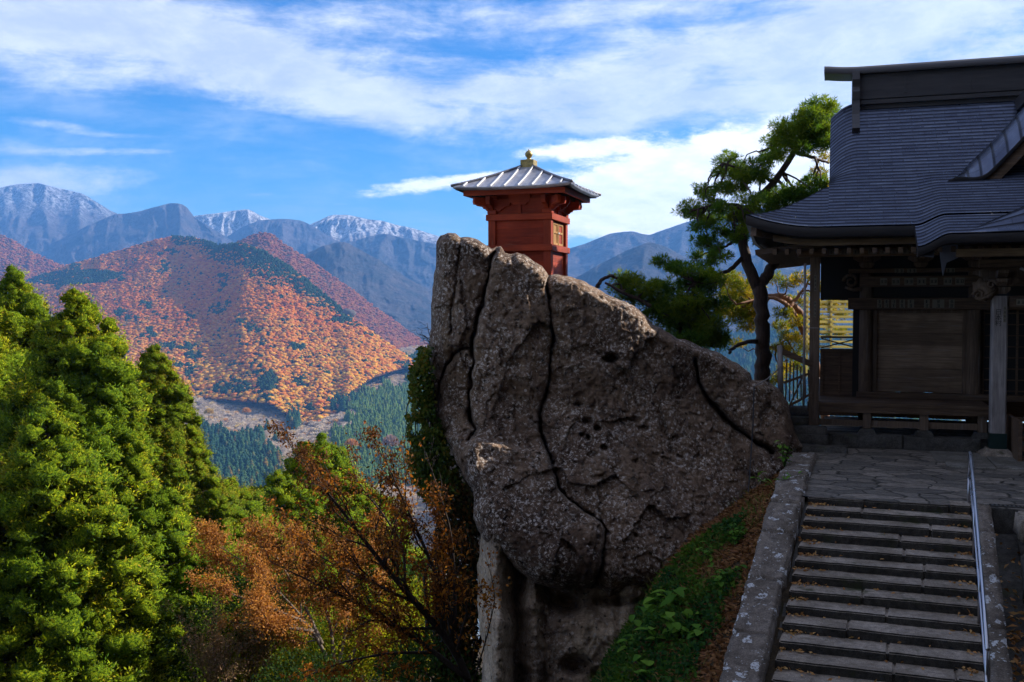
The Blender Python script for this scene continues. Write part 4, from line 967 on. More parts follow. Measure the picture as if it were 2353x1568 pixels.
# soffits, dark boards under the eaves
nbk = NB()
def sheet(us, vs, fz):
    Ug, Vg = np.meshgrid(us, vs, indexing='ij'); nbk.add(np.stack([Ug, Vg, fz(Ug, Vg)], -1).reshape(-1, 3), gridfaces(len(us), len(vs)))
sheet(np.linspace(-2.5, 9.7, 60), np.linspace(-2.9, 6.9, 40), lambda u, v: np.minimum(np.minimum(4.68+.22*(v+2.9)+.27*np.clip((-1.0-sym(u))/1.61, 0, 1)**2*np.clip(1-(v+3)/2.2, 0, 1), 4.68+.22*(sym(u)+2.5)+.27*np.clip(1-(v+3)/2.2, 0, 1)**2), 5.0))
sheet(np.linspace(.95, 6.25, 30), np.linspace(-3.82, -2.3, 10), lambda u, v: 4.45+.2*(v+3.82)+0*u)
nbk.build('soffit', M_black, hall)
nbk = NB()
Ub = np.linspace(-2.05, 9.25, 70)
for (v0, v1, z0, z1) in ((-2.62, -2.48, -.36, -.22),):
    zt = 4.89+.30*np.clip((-1.0-sym(Ub))/1.61, 0, 1)**2
    rows = [np.stack([Ub, np.full_like(Ub, v), zt+z], -1) for v, z in ((v0, z0), (v0, z1), (v1, z1), (v1, z0), (v0, z0))]
    V = np.stack(rows, 1); nbk.add(V.reshape(-1, 3), gridfaces(len(Ub), 5))
nbk.build('eave_board', M_brown, hall)
mb = MB(); mb.box(1.62, 5.58, -3.52, -3.38, 4.20, 4.36); mb.build('porch_eave_board', M_brown, hall)
mb = MB(); mb.bar((-2.45, -2.85, 4.86), (.1, .1, 4.55), .16, .2); mb.build('corner_beam', M_dark, hall)
mr = MB(); mr.bar((0, -2.75, 4.40), (0, .3, 4.72), .085, .12); rm = mr.build('rafter', M_dark, hall); rm.location.x = -2.0
for k in range(1, 56):
    u = -2.0+k*.26
    o = rm.copy(); o.location.x = u; o.parent = hall; COL.objects.link(o)
    if u > 9.2: break
mr = MB(); mr.bar((-2.45, 0, 4.42), (.3, 0, 4.72), .085, .12); rm = mr.build('side_rafter', M_dark, hall); rm.location.y = -2.3
for k in range(1, 30):
    o = rm.copy(); o.location.y = -2.3+k*.3; COL.objects.link(o)
# ridge
mb = MB(); mb.box(-.30, 7.5, 1.70, 2.30, 8.25, 9.13)
for u in np.arange(.9, 7.4, 1.55): mb.box(u, u+.05, 1.682, 2.318, 8.62, 9.06)
mb.box(-.34, 7.54, 1.60, 2.40, 8.36, 8.46); mb.box(-.34, 7.54, 1.64, 2.36, 8.50, 8.56)
ridge = mb.build('ridge', M_ridge, hall)
us = np.concatenate([np.linspace(-1.05, -.2, 10), np.linspace(.2, 8.2, 12)]); zc = 9.135+.07*np.clip((-.1-us)/.9, 0, 1)**2
rows = [np.stack([us, np.full_like(us, 2+dv), zc+dz], -1) for dv, dz in ((-.44, 0), (-.46, .07), (-.30, .21), (.30, .21), (.46, .07), (.44, 0), (-.44, 0))]
nbk = NB(); V = np.stack(rows, 1); nbk.add(V.reshape(-1, 3), gridfaces(len(us), 7)); nbk.add(V[0], np.array([[0, 1, 2, 3], [0, 3, 4, 5]])); nbk.build('ridge_cap', M_ridge, ridge)
mb = MB()
prof = [(2.5, 9.20), (1.52, 9.20), (1.46, 8.98), (1.52, 8.80), (1.40, 8.66), (1.44, 8.44), (1.22, 8.30), (1.16, 8.05), (.88, 7.78), (.70, 7.62), (.86, 7.50), (1.2, 7.8), (1.6, 8.2), (2.5, 8.4)]
mb.prism(prof, 'x', -.36, -.18); mb.build('ridge_end_plate', M_ridge, ridge)
# gable wall on the left end
mb = MB(); mb.prism([(-.9, 6.0), (4.9, 6.0), (2.0, 8.2)], 'x', -.55, -.50); mb.build('gable_wall', M_dark, hall)
# dormer gable over the porch; its verge rolls down towards the front
nb = new(); VF = -1.45
def zdorm(u, v): U = sym(u); q = U-1.6; return 5.93+.86*q+.10*q*q - .62*np.clip((VF+.95-np.asarray(v, float))/.95, 0, 1)**2*smooth01(q/.9)
e = np.concatenate([[a_+.002, b2-.002] for a_, b2 in zip(np.linspace(1.5, 3.6, 22)[:-1], np.linspace(1.5, 3.6, 22)[1:])]); lp = np.tile([1., 0.], 21)
Ug = np.concatenate([e, 7.2-e[::-1]]); lpu = np.concatenate([lp, lp[::-1]]); Vg = np.concatenate([np.linspace(VF, VF+1.0, 16)[:-1], np.linspace(VF+1.0, 2.0, 30)])
Um, Vm = np.meshgrid(Ug, Vg, indexing='ij'); Z = zdorm(Um, Vm); sl = (3.6-sym(Um))/.26*.155*-1
F = gridfaces(len(Ug), len(Vg)); F = F[~((Z < zmain(Um, Vm)-.06).ravel()[F].all(1))]
nb['V'].append(np.stack([Um, Vm, Z+.02], -1).reshape(-1, 3)); nb['F'].append(F); nb['uv'].append(np.stack([Vm, sl], -1).reshape(-1, 2))
dorm = roofbuild(nb, 'dormer_roof', M_roof, hall)
u3 = np.linspace(1.55, 5.65, 70); nbk = NB(); V, F = strip(np.stack([u3, np.full_like(u3, VF), zdorm(u3, VF)+.02], -1), .004, .10, [0, 1, 0]); nbk.add(V, F); nbk.build('dormer_edge', M_ridge, dorm)
nbk = NB(); u2 = np.linspace(1.75, 5.45, 60)
rows = [np.stack([u2, np.full_like(u2, v), zdorm(u2, VF)+z], -1) for v, z in ((VF+.10, -.40), (VF+.10, -.07), (VF+.18, -.07), (VF+.18, -.40), (VF+.10, -.40))]
V = np.stack(rows, 1); nbk.add(V.reshape(-1, 3), gridfaces(len(u2), 5)); nbk.build('bargeboard', M_dark, dorm)
mb = MB(); mb.prism([(1.4, 5.6)]+[(u, float(zdorm(u, VF))-.06) for u in np.linspace(1.6, 5.6, 30)]+[(5.8, 5.6)], 'y', -.72, -.65)
for u in np.arange(2.2, 5.1, .5): mb.box(u, u+.08, -.78, -.66, 5.7, float(zdorm(u, VF))-.1)
mb.bar((2.1, -.8, 6.12), (5.1, -.8, 6.12), .12, .16); mb.bar((2.7, -.8, 6.6), (4.5, -.8, 6.6), .12, .14); mb.build('dormer_gable', M_dark, dorm)
mb = MB(); mb.box(3.42, 3.78, -1.3, 2.0, 7.95, 8.25); mb.prism([(3.25, 7.5), (3.95, 7.5), (3.88, 8.0), (3.98, 8.3), (3.6, 8.55), (3.22, 8.3), (3.32, 8.0)], 'y', -1.50, -1.32); mb.build('dormer_ridge', M_ridge, dorm)

# ---- body
for (u, v) in ((0, 0), (2.4, 0), (4.8, 0), (7.2, 0), (0, 3.4), (0, 6.6), (7.2, 6.6)):
    mb = MB(); mb.tube([(u, v, .30), (u, v, 1.0), (u, v, 2.6), (u, v, 4.35)], [.165, .165, .16, .155], 18)
    mb.build('column', M_darkz, hall, True)
def boards(mb, u0, u1, v, z0, z1, n, rnd, t=.04):
    h = (z1-z0)/n
    for k in range(n):
        d = rnd.uniform(0, .012); mb.box(u0, u1, v+d, v+t+d, z0+k*h+.003, z0+(k+1)*h-.003)
r2 = random.Random(5)
for u0, u1 in ((.16, 2.24), (4.96, 7.04)):
    mb = MB(); boards(mb, u0, u1, .05, 1.14, 3.12, 7, r2); mb.build('wall_panel', M_board, hall)
    mb = MB(); mb.box(u0-.02, u0+.09, -.02, .10, 1.1, 3.12); mb.box(u1-.09, u1+.02, -.02, .10, 1.1, 3.12); mb.box(u0, u1, -.01, .1, 3.04, 3.12); mb.build('panel_frame', M_darkz, hall)
mb = MB()
for k, v in enumerate((.1, 1.7, 3.5, 5.1)): boards(mb, -.02, .02, v+.02, 1.0, 4.3, 1, r2, 1.5)
mb.build('side_wall', M_dark, hall)
mb = MB(); mb.box(-.1, 7.3, 6.55, 6.6, .9, 4.4); mb.box(7.18, 7.22, .1, 6.5, .9, 4.4); mb.build('back_wall', M_dark, hall)
for (z0, z1, pr) in ((3.12, 3.40, .20), (3.66, 3.92, .18), (4.00, 4.10, .24)):
    mb = MB(); mb.box(-.42 if pr > .19 else -.16, 7.4, -pr, -.02, z0, z1, .012); mb.build('lintel', M_dark, hall)
mb = MB(); mb.box(-.2, 7.4, -.26, .02, 1.0, 1.14, .01); mb.build('sill_beam', M_dark, hall)
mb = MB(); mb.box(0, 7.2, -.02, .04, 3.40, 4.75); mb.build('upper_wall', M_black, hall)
for k in range(2):
    u0 = 2.58+k*1.03; mb = MB(); mb.box(u0, u0+1.0, .10, .13, 1.14, 3.1); d = mb.build('lattice_door', M_black, hall)
    mb = MB()
    for j in range(5): mb.box(u0+.0+j*.24, u0+.05+j*.24, .07, .10, 1.14, 3.1)
    for j in range(8): mb.box(u0, u0+1.0, .075, .095, 1.2+j*.26, 1.23+j*.26)
    mb.build('lattice', M_dark, d)
# veranda, posts, base stones
mb = MB()
for k in range(9): mb.box(-1.30, 2.55, -1.68+k*.185, -1.68+k*.185+.178, .93, 1.0)
for k in range(6): mb.box(-1.30+k*.2, -1.30+k*.2+.193, -.01, 6.8, .93, 1.0)
mb.box(-1.3, 2.6, -1.66, -1.54, .78, .928); mb.build('veranda', M_dark, hall)
for u in (-1.12, 0.0, 1.21, 2.4):
    mb = MB(); mb.box(u-.09, u+.09, -1.62, -1.44, .42, .79, .008); pst = mb.build('veranda_post', M_brown if False else M_darkz, hall)
    mb = MB(); mb.prism([(u-.20, .29), (u+.20, .29), (u+.14, .42), (u-.14, .42)], 'y', -1.72, -1.34); mb.build('base_stone', M_dkstone, pst)
mb = MB(); mb.box(-1.2, 2.5, -1.56, -1.50, .46, .60); mb.build('veranda_rail', M_darkz, hall)
mb = MB(); stoneblock(mb, -1.05, .75, -1.85, -1.2, -.02, .30, 501, .1, .02, .012); stoneblock(mb, .77, 2.35, -1.84, -1.2, -.02, .29, 502, .1, .02, .012); mb.build('stone_plinth', M_dkstone, hall)
mb = MB()

for (x0, x1, y0, y1, z0, z1) in ((-1.25, .95, 5.0, 5.1, .0, .95), (1.28, 1.72, 5.0, 5.1, .0, .95), (1.95, 3.0, 5.0, 5.1, .0, .95), (.9, 2.0, 5.12, 5.2, .0, .72), (3.0, 7.2, 5.0, 5.1, .0, 1.0)):
    mb = MB(); mb.box(x0, x1, y0, y1, z0, z1); mb.build('foundation_board', M_dark, hall)
for (a, b_) in ((.5, 1.1), (1.6, 2.2)): mb = MB(); mb.bar((a, 3.0, .3), (b_, 3.0, .95), .1, .1); mb.build('floor_brace', M_dark, hall)
# veranda pillar, its beam and the labels pasted on it
mb = MB(); mb.box(-1.27, -1.05, -1.71, -1.49, .42, 4.33, .012); pil = mb.build('veranda_pillar', M_darkz, hall)
mb = MB(); mb.box(-1.55, 7.2, -1.70, -1.52, 4.33, 4.53, .012); bmv = mb.build('veranda_beam', M_brown, hall)
M_paper, nt, b = newmat('aged_paper'); b.inputs['Base Color'].default_value = (.15, .13, .095, 1); b.inputs['Roughness'].default_value = .9
M_ink, nt, b = newmat('ink'); b.inputs['Base Color'].default_value = (.02, .018, .016, 1); b.inputs['Roughness'].default_value = .9
def paper(name, parent, u, v, z, w, h, seed, rounded=False, nch=2, vert=False):
    """a pasted paper slip with brushed dark characters (too worn in the photo to read: only their dabs show)"""
    mb = MB(); rr = random.Random(seed)
    if rounded: mb.prism([(u+w*(.5-.5*math.cos(t)), z+h*math.sin(t)) for t in np.linspace(0, math.pi, 9)], 'y', v-.004, v)
    else: mb.box(u, u+w, v-.004, v, z, z+h)
    nf = len(mb.f)
    for i in range(nch):
        cx, cz = (u+w/2, z+h*(i+.5)/nch) if vert else (u+w*(i+.5)/nch, z+h*(.42 if rounded else .5)); s = min(w/(1 if vert else nch), h/(nch if vert else 1))*.40
        for k in range(3): mb.box(cx-s*rr.uniform(.6, 1), cx+s*rr.uniform(.6, 1), v-.007, v-.0045, cz-s+k*s*.85, cz-s+k*s*.85+s*.26)
        for k in range(2): a = rr.uniform(-.6, .5)*s; mb.box(cx+a, cx+a+s*.28, v-.0075, v-.0047, cz-s*.9, cz+s*.9)
    pp = mb.build(name, [M_paper, M_ink], parent)
    mi = np.zeros(len(pp.data.polygons), np.int32); mi[nf:] = 1; pp.data.polygons.foreach_set('material_index', mi)
for k, (u, w, rd) in enumerate(((-.86,.17,0),(-.63,.21,1),(-.34,.17,0),(-.02,.18,0),(.22,.21,0),(.46,.21,0),(.70,.20,1),(.93,.21,0),(1.19,.22,0),(1.45,.20,0))):
    paper('paper_slip', bmv, u, -1.703, 4.37, w, .12, 600+k, bool(rd))
for k, (u, w, z, h) in enumerate(((.62,.2,3.99,.10),(.9,.2,3.99,.10),(1.75,.18,3.99,.10))): paper('paper_slip', hall, u, -.243, z, w, h, 640+k)
for k, (u, w) in enumerate(((.3,.16),(.56,.18),(.84,.2),(1.12,.2),(1.4,.17),(1.7,.18),(1.95,.2))): paper('paper_slip', hall, u, -.183, 3.70, w, .17, 660+k)
for k, (u, w) in enumerate(((.24,.1),(.40,.1),(.56,.1),(.74,.12),(.92,.14),(1.28,.12),(1.46,.26),(1.82,.12))): paper('paper_slip', hall, u, -.203, 3.16, w, .2, 680+k, False, 2, True)
for k, z in enumerate((3.55, 2.95)): paper('paper_slip', pil, -1.18, -1.713, z, .055, .36, 720+k, False, 4, True)
# bracket sets under the eaves
def bracket(u, v, z, s=1.0, parent=None, name='bracket'):
    mb = MB()
    for k, (w, dz) in enumerate(((.34, 0), (.62, .15), (.90, .30))):
        w *= s; zz = z+dz*s
        mb.prism([(u-w/2*.62, zz), (u+w/2*.62, zz), (u+w/2, zz+.07*s), (u+w/2, zz+.13*s), (u-w/2, zz+.13*s), (u-w/2, zz+.07*s)], 'y', v-.09*s, v+.09*s)
        if k: mb.prism([(v-w/2*.62, zz+.002), (v+w/2*.62, zz+.002), (v+w/2, zz+.072*s), (v+w/2, zz+.128*s), (v-w/2, zz+.128*s), (v-w/2, zz+.072*s)], 'x', u-.085*s, u+.085*s)
        for t in (-1, 1):
            if k: mb.box(u+t*w*.38-.06*s, u+t*w*.38+.06*s, v-.075*s, v+.075*s, zz+.131*s, zz+.149*s)
    return mb.build(name, M_darkz, parent or hall)
for u in (0, 2.4, 4.8, 7.2): bracket(u, -.1, 4.12)
bracket(1.2, -.1, 4.12, .9)
def spiral(c, r, turns, rad, mb, flip=1, dy=0.0):
    t = np.linspace(0, turns*2*math.pi, 40); q = 1-t/t[-1]*.75
    mb.tube([(c[0]+flip*r*k*math.cos(a), c[1]+dy*a, c[2]+r*k*math.sin(a)) for a, k in zip(t, q)], [rad*(1-.5*i/40) for i in range(40)], 8)
mb = MB(); spiral((-.36, -.10, 3.80), .17, 1.35, .045, mb, -1); mb.tube([(-.5, -.1, 3.66), (-.3, -.1, 3.6), (-.1, -.1, 3.62)], [.03, .05, .06], 8); mb.build('carved_nosing', M_darkz, hall, True)
# left wing: low panel, crossed rail, and the slatted screen beyond
mb = MB(); mb.box(-1.05, -.16, .02, .06, 1.0, 2.14); mb.box(-1.05, -.16, -.01, .08, 2.08, 2.16); mb.box(-1.05, -.98, -.01, .08, 1.0, 2.1); mb.box(-.62, -.58, -.004, .08, 1.0, 2.1); mb.build('wing_panel', M_dark, hall)
mb = MB(); mb.box(-1.05, -.14, .02, .05, 2.42, 2.47); mb.bar((-1.03, .03, 2.41), (-.18, .03, 2.18), .025, .03); mb.bar((-1.03, .036, 2.18), (-.18, .036, 2.41), .025, .03); mb.build('crossed_rail', M_dark, hall)
mb = MB(); mb.box(-1.06, -.1, .02, .06, 3.35, 4.5); mb.box(-.30, -.14, -.03, .1, 1.0, 3.4); mb.build('wing_board', M_black, hall)
M_slat = leafmat('pale_slats', [(.50, .45, .38), (.62, .56, .48)], .5)
scr = MB()
for k in range(11): scr.box(-1.6, .0, 6.9, 6.93, 1.75+k*.155, 1.75+k*.155+.075)
for u in (-1.58, -.86, -.1): scr.box(u, u+.06, 6.935, 6.99, 1.0, 3.5)
scr.build('slatted_screen', M_slat, hall)
# porch: column on its stone base, tie beam, carved head, brackets
col_ = MB(); c0, ch = .155, .035
col_.prism([(2.61-c0+ch, -2.2-c0), (2.61+c0-ch, -2.2-c0), (2.61+c0, -2.2-c0+ch), (2.61+c0, -2.2+c0-ch), (2.61+c0-ch, -2.2+c0), (2.61-c0+ch, -2.2+c0), (2.61-c0, -2.2+c0-ch), (2.61-c0, -2.2-c0+ch)], 'z', .5, 3.42)
pc = col_.build('porch_column', M_grey, hall)
mb = MB(); mb.box(2.61-c0-.012, 2.61+c0+.012, -2.2-c0-.012, -2.2+c0+.012, .17, .50); mb.prism([(2.61-c0-.012, .5), (2.61+c0+.012, .5), (2.61, .36)], 'y', -2.2-c0-.014, -2.2-c0-.011); mb.build('metal_shoe', M_teal, pc)
mb = MB()
for (h0, h1, a, b_) in ((.0, .03, .36, .36), (.03, .07, .34, .31), (.07, .12, .31, .24), (.12, .17, .24, .20)):
    vs = [(2.61+sx*w, -2.2+sy*w, z) for z, w in ((h0, a), (h1, b_)) for sx, sy in ((-1,-1),(1,-1),(1,1),(-1,1))]
    mb.add(vs, [(0,3,2,1),(4,5,6,7),(0,1,5,4),(1,2,6,5),(2,3,7,6),(3,0,4,7)])
mb.build('column_base', M_step, pc)
pc2 = pc.copy(); pc2.location.x = 1.98; COL.objects.link(pc2)
for ch_ in list(pc.children):
    q = ch_.copy(); q.parent = pc2; COL.objects.link(q)
mb = MB(); mb.box(2.78, 4.42, -2.30, -2.12, 3.16, 3.42, .015); tb = mb.build('tie_beam', M_dark, hall)
for k, u in enumerate((2.92, 3.14, 3.38)): paper('paper_slip', tb, u, -2.303, 3.22, .17, .13, 740+k, k == 2)
mb = MB(); mb.box(2.2, 5.0, -2.29, -2.11, 4.02, 4.2, .01); mb.build('porch_beam', M_dark, hall)
bracket(2.61, -2.2, 3.46, 1.15, name='porch_bracket'); bracket(4.59, -2.2, 3.46, 1.15, name='porch_bracket')
V, F = ICO3; q = V.copy(); q = q*(1+.28*fbm(V*2.4, 3, .6, 33)+.16*vnoise(V*7, 34))[:, None]; q = q*[.26, .17, .22]+[2.33, -2.25, 3.56]
hd = npobj('carved_head', q, F, M_darkz, hall, True)
mb = MB(); spiral((2.18, -2.4, 3.44), .11, 1.3, .035, mb, -1); spiral((2.42, -2.44, 3.66), .09, 1.2, .03, mb, 1); mb.tube([(2.5, -2.42, 3.5), (2.36, -2.5, 3.42), (2.2, -2.46, 3.34), (2.1, -2.42, 3.38)], [.05, .045, .035, .02], 8); mb.build('carved_curls', M_darkz, hd, True)
mb = MB()
for s_ in (0, 1, 2): mb.tube([(2.95+s_*.12, -2.5, 4.0+s_*.03), (3.1+s_*.12, -2.52, 3.92), (3.25+s_*.12, -2.5, 4.02), (3.4+s_*.12, -2.5, 3.95)], [.03, .04, .03, .012], 7)
mb.build('carved_cloud', M_grey, hall, True)
# characters brushed on the porch column and a printed slip beside them
def text(body, parent, u, v, z, size, name):
    cu = bpy.data.curves.new(name, 'FONT'); cu.body = body; cu.size = size; cu.align_x = 'CENTER'; cu.space_line = .88; cu.extrude = .001
    o = bpy.data.objects.new('tmp', cu); me = bpy.data.meshes.new_from_object(o.evaluated_get(bpy.context.evaluated_depsgraph_get()) if False else o)
    bpy.data.objects.remove(o)
    q = np.array([v_.co[:] for v_ in me.vertices]) if len(me.vertices) else np.zeros((1, 3))
    for v_, c_ in zip(me.vertices, q): v_.co = (u+c_[0], v-c_[2], z+c_[1])
    return link(name, me, M_ink, parent)
text('日\n本\n村', pc, 2.575, -2.2-c0-.003, 3.03, .135, 'brushed_characters')
paper('paper_slip', pc, 2.665, -2.2-c0-.001, 2.86, .055, .34, 750, False, 4, True)
# rain spout hanging where the porch roof meets the eave
M_tin, nt, b = newmat('dull_zinc'); b.inputs['Base Color'].default_value = (.13, .13, .16, 1); b.inputs['Metallic'].default_value = .4; b.inputs['Roughness'].default_value = .5
mb = MB(); mb.prism([(1.36, 4.55), (1.74, 4.55), (1.74, 4.22), (1.52, 4.12), (1.46, 3.85), (1.42, 4.12)], 'y', -2.62, -2.5); mb.build('rain_spout', M_tin, hall)
# wooden porch stair in the shade
mb = MB()
for k in range(5): mb.box(2.95, 4.3, -1.7-(k+1)*.27, -1.7-k*.27+.03, .8-k*.18-.06, .8-k*.18)
mb.box(2.87, 2.95, -3.1, -1.6, .0, .85); mb.build('porch_stair', M_dark, hall)
# rain pipe at the left corner
p0, p1 = HL(P(1850, 606, 22.2)), HL(P(1846, 934, 22.2))
mb = MB(); mb.tube([p0, p1], .026, 10); mb.bar(p0*.55+p1*.45+[-.02, 0, 0], p0*.55+p1*.45+[.34, 0, 0], .02, .02); mb.build('rain_pipe', M_grey, hall, True)

# stone steps up to the left end of the veranda
st5 = tag(empty('side_steps', tuple(HALL), HALL_A), 'short flight of dark stone steps beside the boulder leading up to the veranda', 'steps')
for k, (xr, yy, z1) in enumerate(((1948, 1046, .13), (1903, 1018, .30), (1900, 1000, .46), (1882, 977, .62), (1864, 952, .76))):
    q = HL(P(xr, yy, 0) if False else G(xr, yy, z1-.16)); mb = MB()
    stoneblock(mb, q[0]-1.6, q[0], q[1], q[1]+.42, z1-.36, z1, 520+k, .08, .025, .015); mb.build('step', M_dkstone, st5, True)
# flat slabs in front of the porch
M_slab = stonemat('smooth_slab', (.13, .12, .105), (.26, .24, .215), scale=.8, bump=.25)
sl = tag(empty('porch_slabs', tuple(HALL), HALL_A), 'smooth rectangular paving slabs laid in front of the porch column', 'paving')
for i, (u0, u1, v0, v1) in enumerate(((1.3, 2.35, -3.6, -2.0), (2.36, 3.7, -3.1, -2.0), (2.36, 3.9, -4.1, -3.12), (3.92, 5.4, -4.1, -3.12), (3.71, 5.4, -3.1, -2.0), (1.45, 2.35, -4.2, -3.62))):
    mb = MB(); mb.box(u0, u1-.012, v0, v1-.012, -.05, .028+.003*(i % 3), .012); mb.build('slab', M_slab, sl)
# bamboo and timber fence between the boulder and the hall
fo = P(1795, 905, 22.4); fen = tag(empty('picket_fence', tuple(fo)), 'rustic wooden fence with thin pickets between the boulder and the hall', 'fence')
def FW(x, y, d=22.4): return P(x, y, d)-fo
mb = MB(); mb.tube([FW(1795, 922), FW(1793, 850), FW(1792, 794)], [.06, .062, .058], 10); mb.build('post', M_grey, fen, True)
mb = MB(); mb.bar(FW(1797, 808), FW(1866, 838), .09, .13); mb.build('top_rail', M_dark, fen)
mb = MB(); mb.bar(FW(1801, 880), FW(1862, 858), .04, .05); mb.build('middle_rail', M_dark, fen); mb = MB(); mb.bar(FW(1815, 932), FW(1864, 905), .04, .05); mb.build('lower_rail', M_dark, fen)
for k, x in enumerate((1808, 1816, 1824, 1832, 1840, 1849, 1857)):
    mb = MB(); mb.tube([FW(x-3+k, 926-k*3), FW(x, 826+k*4)], .017, 6); mb.build('picket', M_dark, fen)
mb = MB(); mb.bar(FW(1812, 938), FW(1846, 862), .03, .03); mb.build('brace', M_dark, fen)
# cable and rope over the boulder
M_cable, nt, b = newmat('black_cable'); b.inputs['Base Color'].default_value = (.015, .016, .022, 1); b.inputs['Roughness'].default_value = .5
def rock_pt(x, y, off=.06):
    x = np.atleast_1d(np.asarray(x, float)); y = np.atleast_1d(np.asarray(y, float)); sd, _, _ = poly_sd(x, y, ROCKP)
    return P(x, y, rock_depth(x, y, np.maximum(sd, 0))-off)
yy = np.linspace(888, 1180, 14); xx = np.interp(yy, [888, 980, 1100, 1180], [1733, 1730, 1722, 1716])
pts = np.concatenate([rock_pt(xx, yy, .10), [P(1710, 1230, 18.4), P(1704, 1262, 18.3)]])
mb = MB(); mb.tube(pts-pts[0], .014, 6); cb = mb.build('cable', M_cable, None, True); cb.location = pts[0]; tag(cb, 'thin black cable hanging down the right part of the boulder', 'cable')
a, b_ = P(1734, 888, 21.2), P(1794, 843, 22.3); mb = MB(); mb.tube([a-a, (b_-a)*.5+np.array([0, 0, -.05]), b_-a], .012, 6); rp = mb.build('rope', M_grey, None, True); rp.location = a; tag(rp, 'thin rope tied from the boulder to the fence post', 'rope')
# ------------------------------------------------------------------ the small red hall on the rock
SH = np.array([.42, 25.0, 3.75]); SH_A = R_(-17.8); A = .80
sh = tag(empty('red_hall', tuple(SH), SH_A), 'small red wooden sutra hall with a metal pyramid roof perched on the boulder', 'shrine')
M_red = woodmat('red_boards', (.24, .026, .009), (.46, .062, .018), along='x', rough=.7, wear=(.34, .15, .09))
M_redp = woodmat('red_posts', (.26, .034, .012), (.46, .07, .022), along='z', rough=.7, wear=(.30, .19, .11))
M_redb = woodmat('red_beams', (.32, .038, .012), (.54, .085, .025), along='x', rough=.65)
M_green = woodmat('green_black_rafters', (.012, .018, .016), (.03, .04, .036), along='y')
M_ochre = woodmat('ochre_door', (.30, .15, .05), (.50, .28, .10), along='z')
M_brass, nt, b = newmat('weathered_brass'); n = noise(nt, tco(nt), 14, 5, .65)
lk(nt, ramp(nt, n, [(.3, (.13, .11, .04)), (.55, (.34, .25, .09)), (.75, (.44, .34, .16))]), b.inputs['Base Color']); b.inputs['Metallic'].default_value = .5; b.inputs['Roughness'].default_value = .5
M_sheet, nt, b = newmat('grey_roof_sheet'); p = tco(nt); n = noise(nt, p, 5, 5, .6)
lk(nt, ramp(nt, n, [(.3, (.24, .24, .29)), (.7, (.42, .42, .47))]), b.inputs['Base Color']); b.inputs['Metallic'].default_value = .55
lk(nt, ramp(nt, noise(nt, p, 9, 4), [(.3, (.28, .28, .28)), (.7, (.5, .5, .5))]), b.inputs['Roughness'])
M_rib, nt, b = newmat('pale_roof_rib'); b.inputs['Base Color'].default_value = (.55, .54, .55, 1); b.inputs['Metallic'].default_value = .3; b.inputs['Roughness'].default_value = .4
Z = lambda z: z-3.75
zl0, zl1, zu0, zu1, ze = Z(4.54), Z(4.69), Z(5.29), Z(5.44), Z(6.0)
for sx in (-1, 1):
    for sy in (-1, 1):
        mb = MB(); mb.box(sx*A-.10, sx*A+.10, sy*A-.10, sy*A+.10, Z(3.3), zu1+.0, .008) if False else mb.box(min(sx*A, sx*(A-.19)), max(sx*A, sx*(A-.19)), min(sy*A, sy*(A-.19)), max(sy*A, sy*(A-.19)), Z(3.3), zu0+.02, .008); mb.build('post', M_redp, sh)
for (z0, z1, nm) in ((zl0, zl1, 'lower_band'), (zu0, zu1, 'upper_band')):
    e = A+.045; mb = MB()
    mb.box(-e, e, -e, -A+.03, z0, z1, .008); mb.box(-e, e, A-.03, e, z0, z1, .008); mb.box(-e, -A+.03, -A+.03, A-.03, z0, z1, .006); mb.box(A-.03, e, -A+.032, A-.032, z0, z1, .006)
    mb.build(nm, M_redb, sh)
def wallset(name, z0, z1, n, rr, mat=M_red, skip=None):
    for k in range(4):
        if skip == k: continue
        mb = MB(); h = (z1-z0)/n
        for i in range(n):
            d = rr.uniform(0, .008); t = (-A+.06+d, -A+.09+d)
            mb.box(-A+.17, A-.17, t[0], t[1], z0+i*h+.002, z0+(i+1)*h-.002)
        o = mb.build(name, mat, sh); o.rotation_euler = (0, 0, k*math.pi/2)
r3 = random.Random(9)
wallset('lower_panel', Z(3.3), zl0, 5, r3); wallset('wall_panel', zl1, zu0, 3, r3, skip=1); wallset('frieze', zu1, ze-.03, 2, r3)
# right face: pair of doors between jambs
mb = MB(); mb.box(A-.10, A-.06, -A+.17, -A+.30, zl1, zu0); mb.box(A-.10, A-.06, A-.30, A-.17, zl1, zu0); mb.box(A-.12, A-.085, -A+.3, A-.3, zl1, zu0); mb.build('door_wall', M_red, sh)
for s_ in (-1, 1):
    y0, y1 = (-.46, -.02) if s_ < 0 else (.02, .46)
    mb = MB(); mb.box(A-.085, A-.055, y0, y1, zl1+.02, zu0-.03, .004); d = mb.build('door', M_ochre if s_ < 0 else M_red, sh)
    mb = MB()
    for (a, b_) in ((y0, y0+.06), (y1-.06, y1)): mb.box(A-.055, A-.035, a, b_, zl1+.02, zu0-.03)
    for z in (zl1+.02, (zl1+zu0)/2, zu0-.09): mb.box(A-.054, A-.036, y0, y1, z, z+.05)
    mb.build('door_frame', M_ochre, d)
mb = MB(); mb.box(A-.036, A-.012, -.05, .05, (zl1+zu0)/2+.0, (zl1+zu0)/2+.035); mb.build('latch', M_rib, sh)
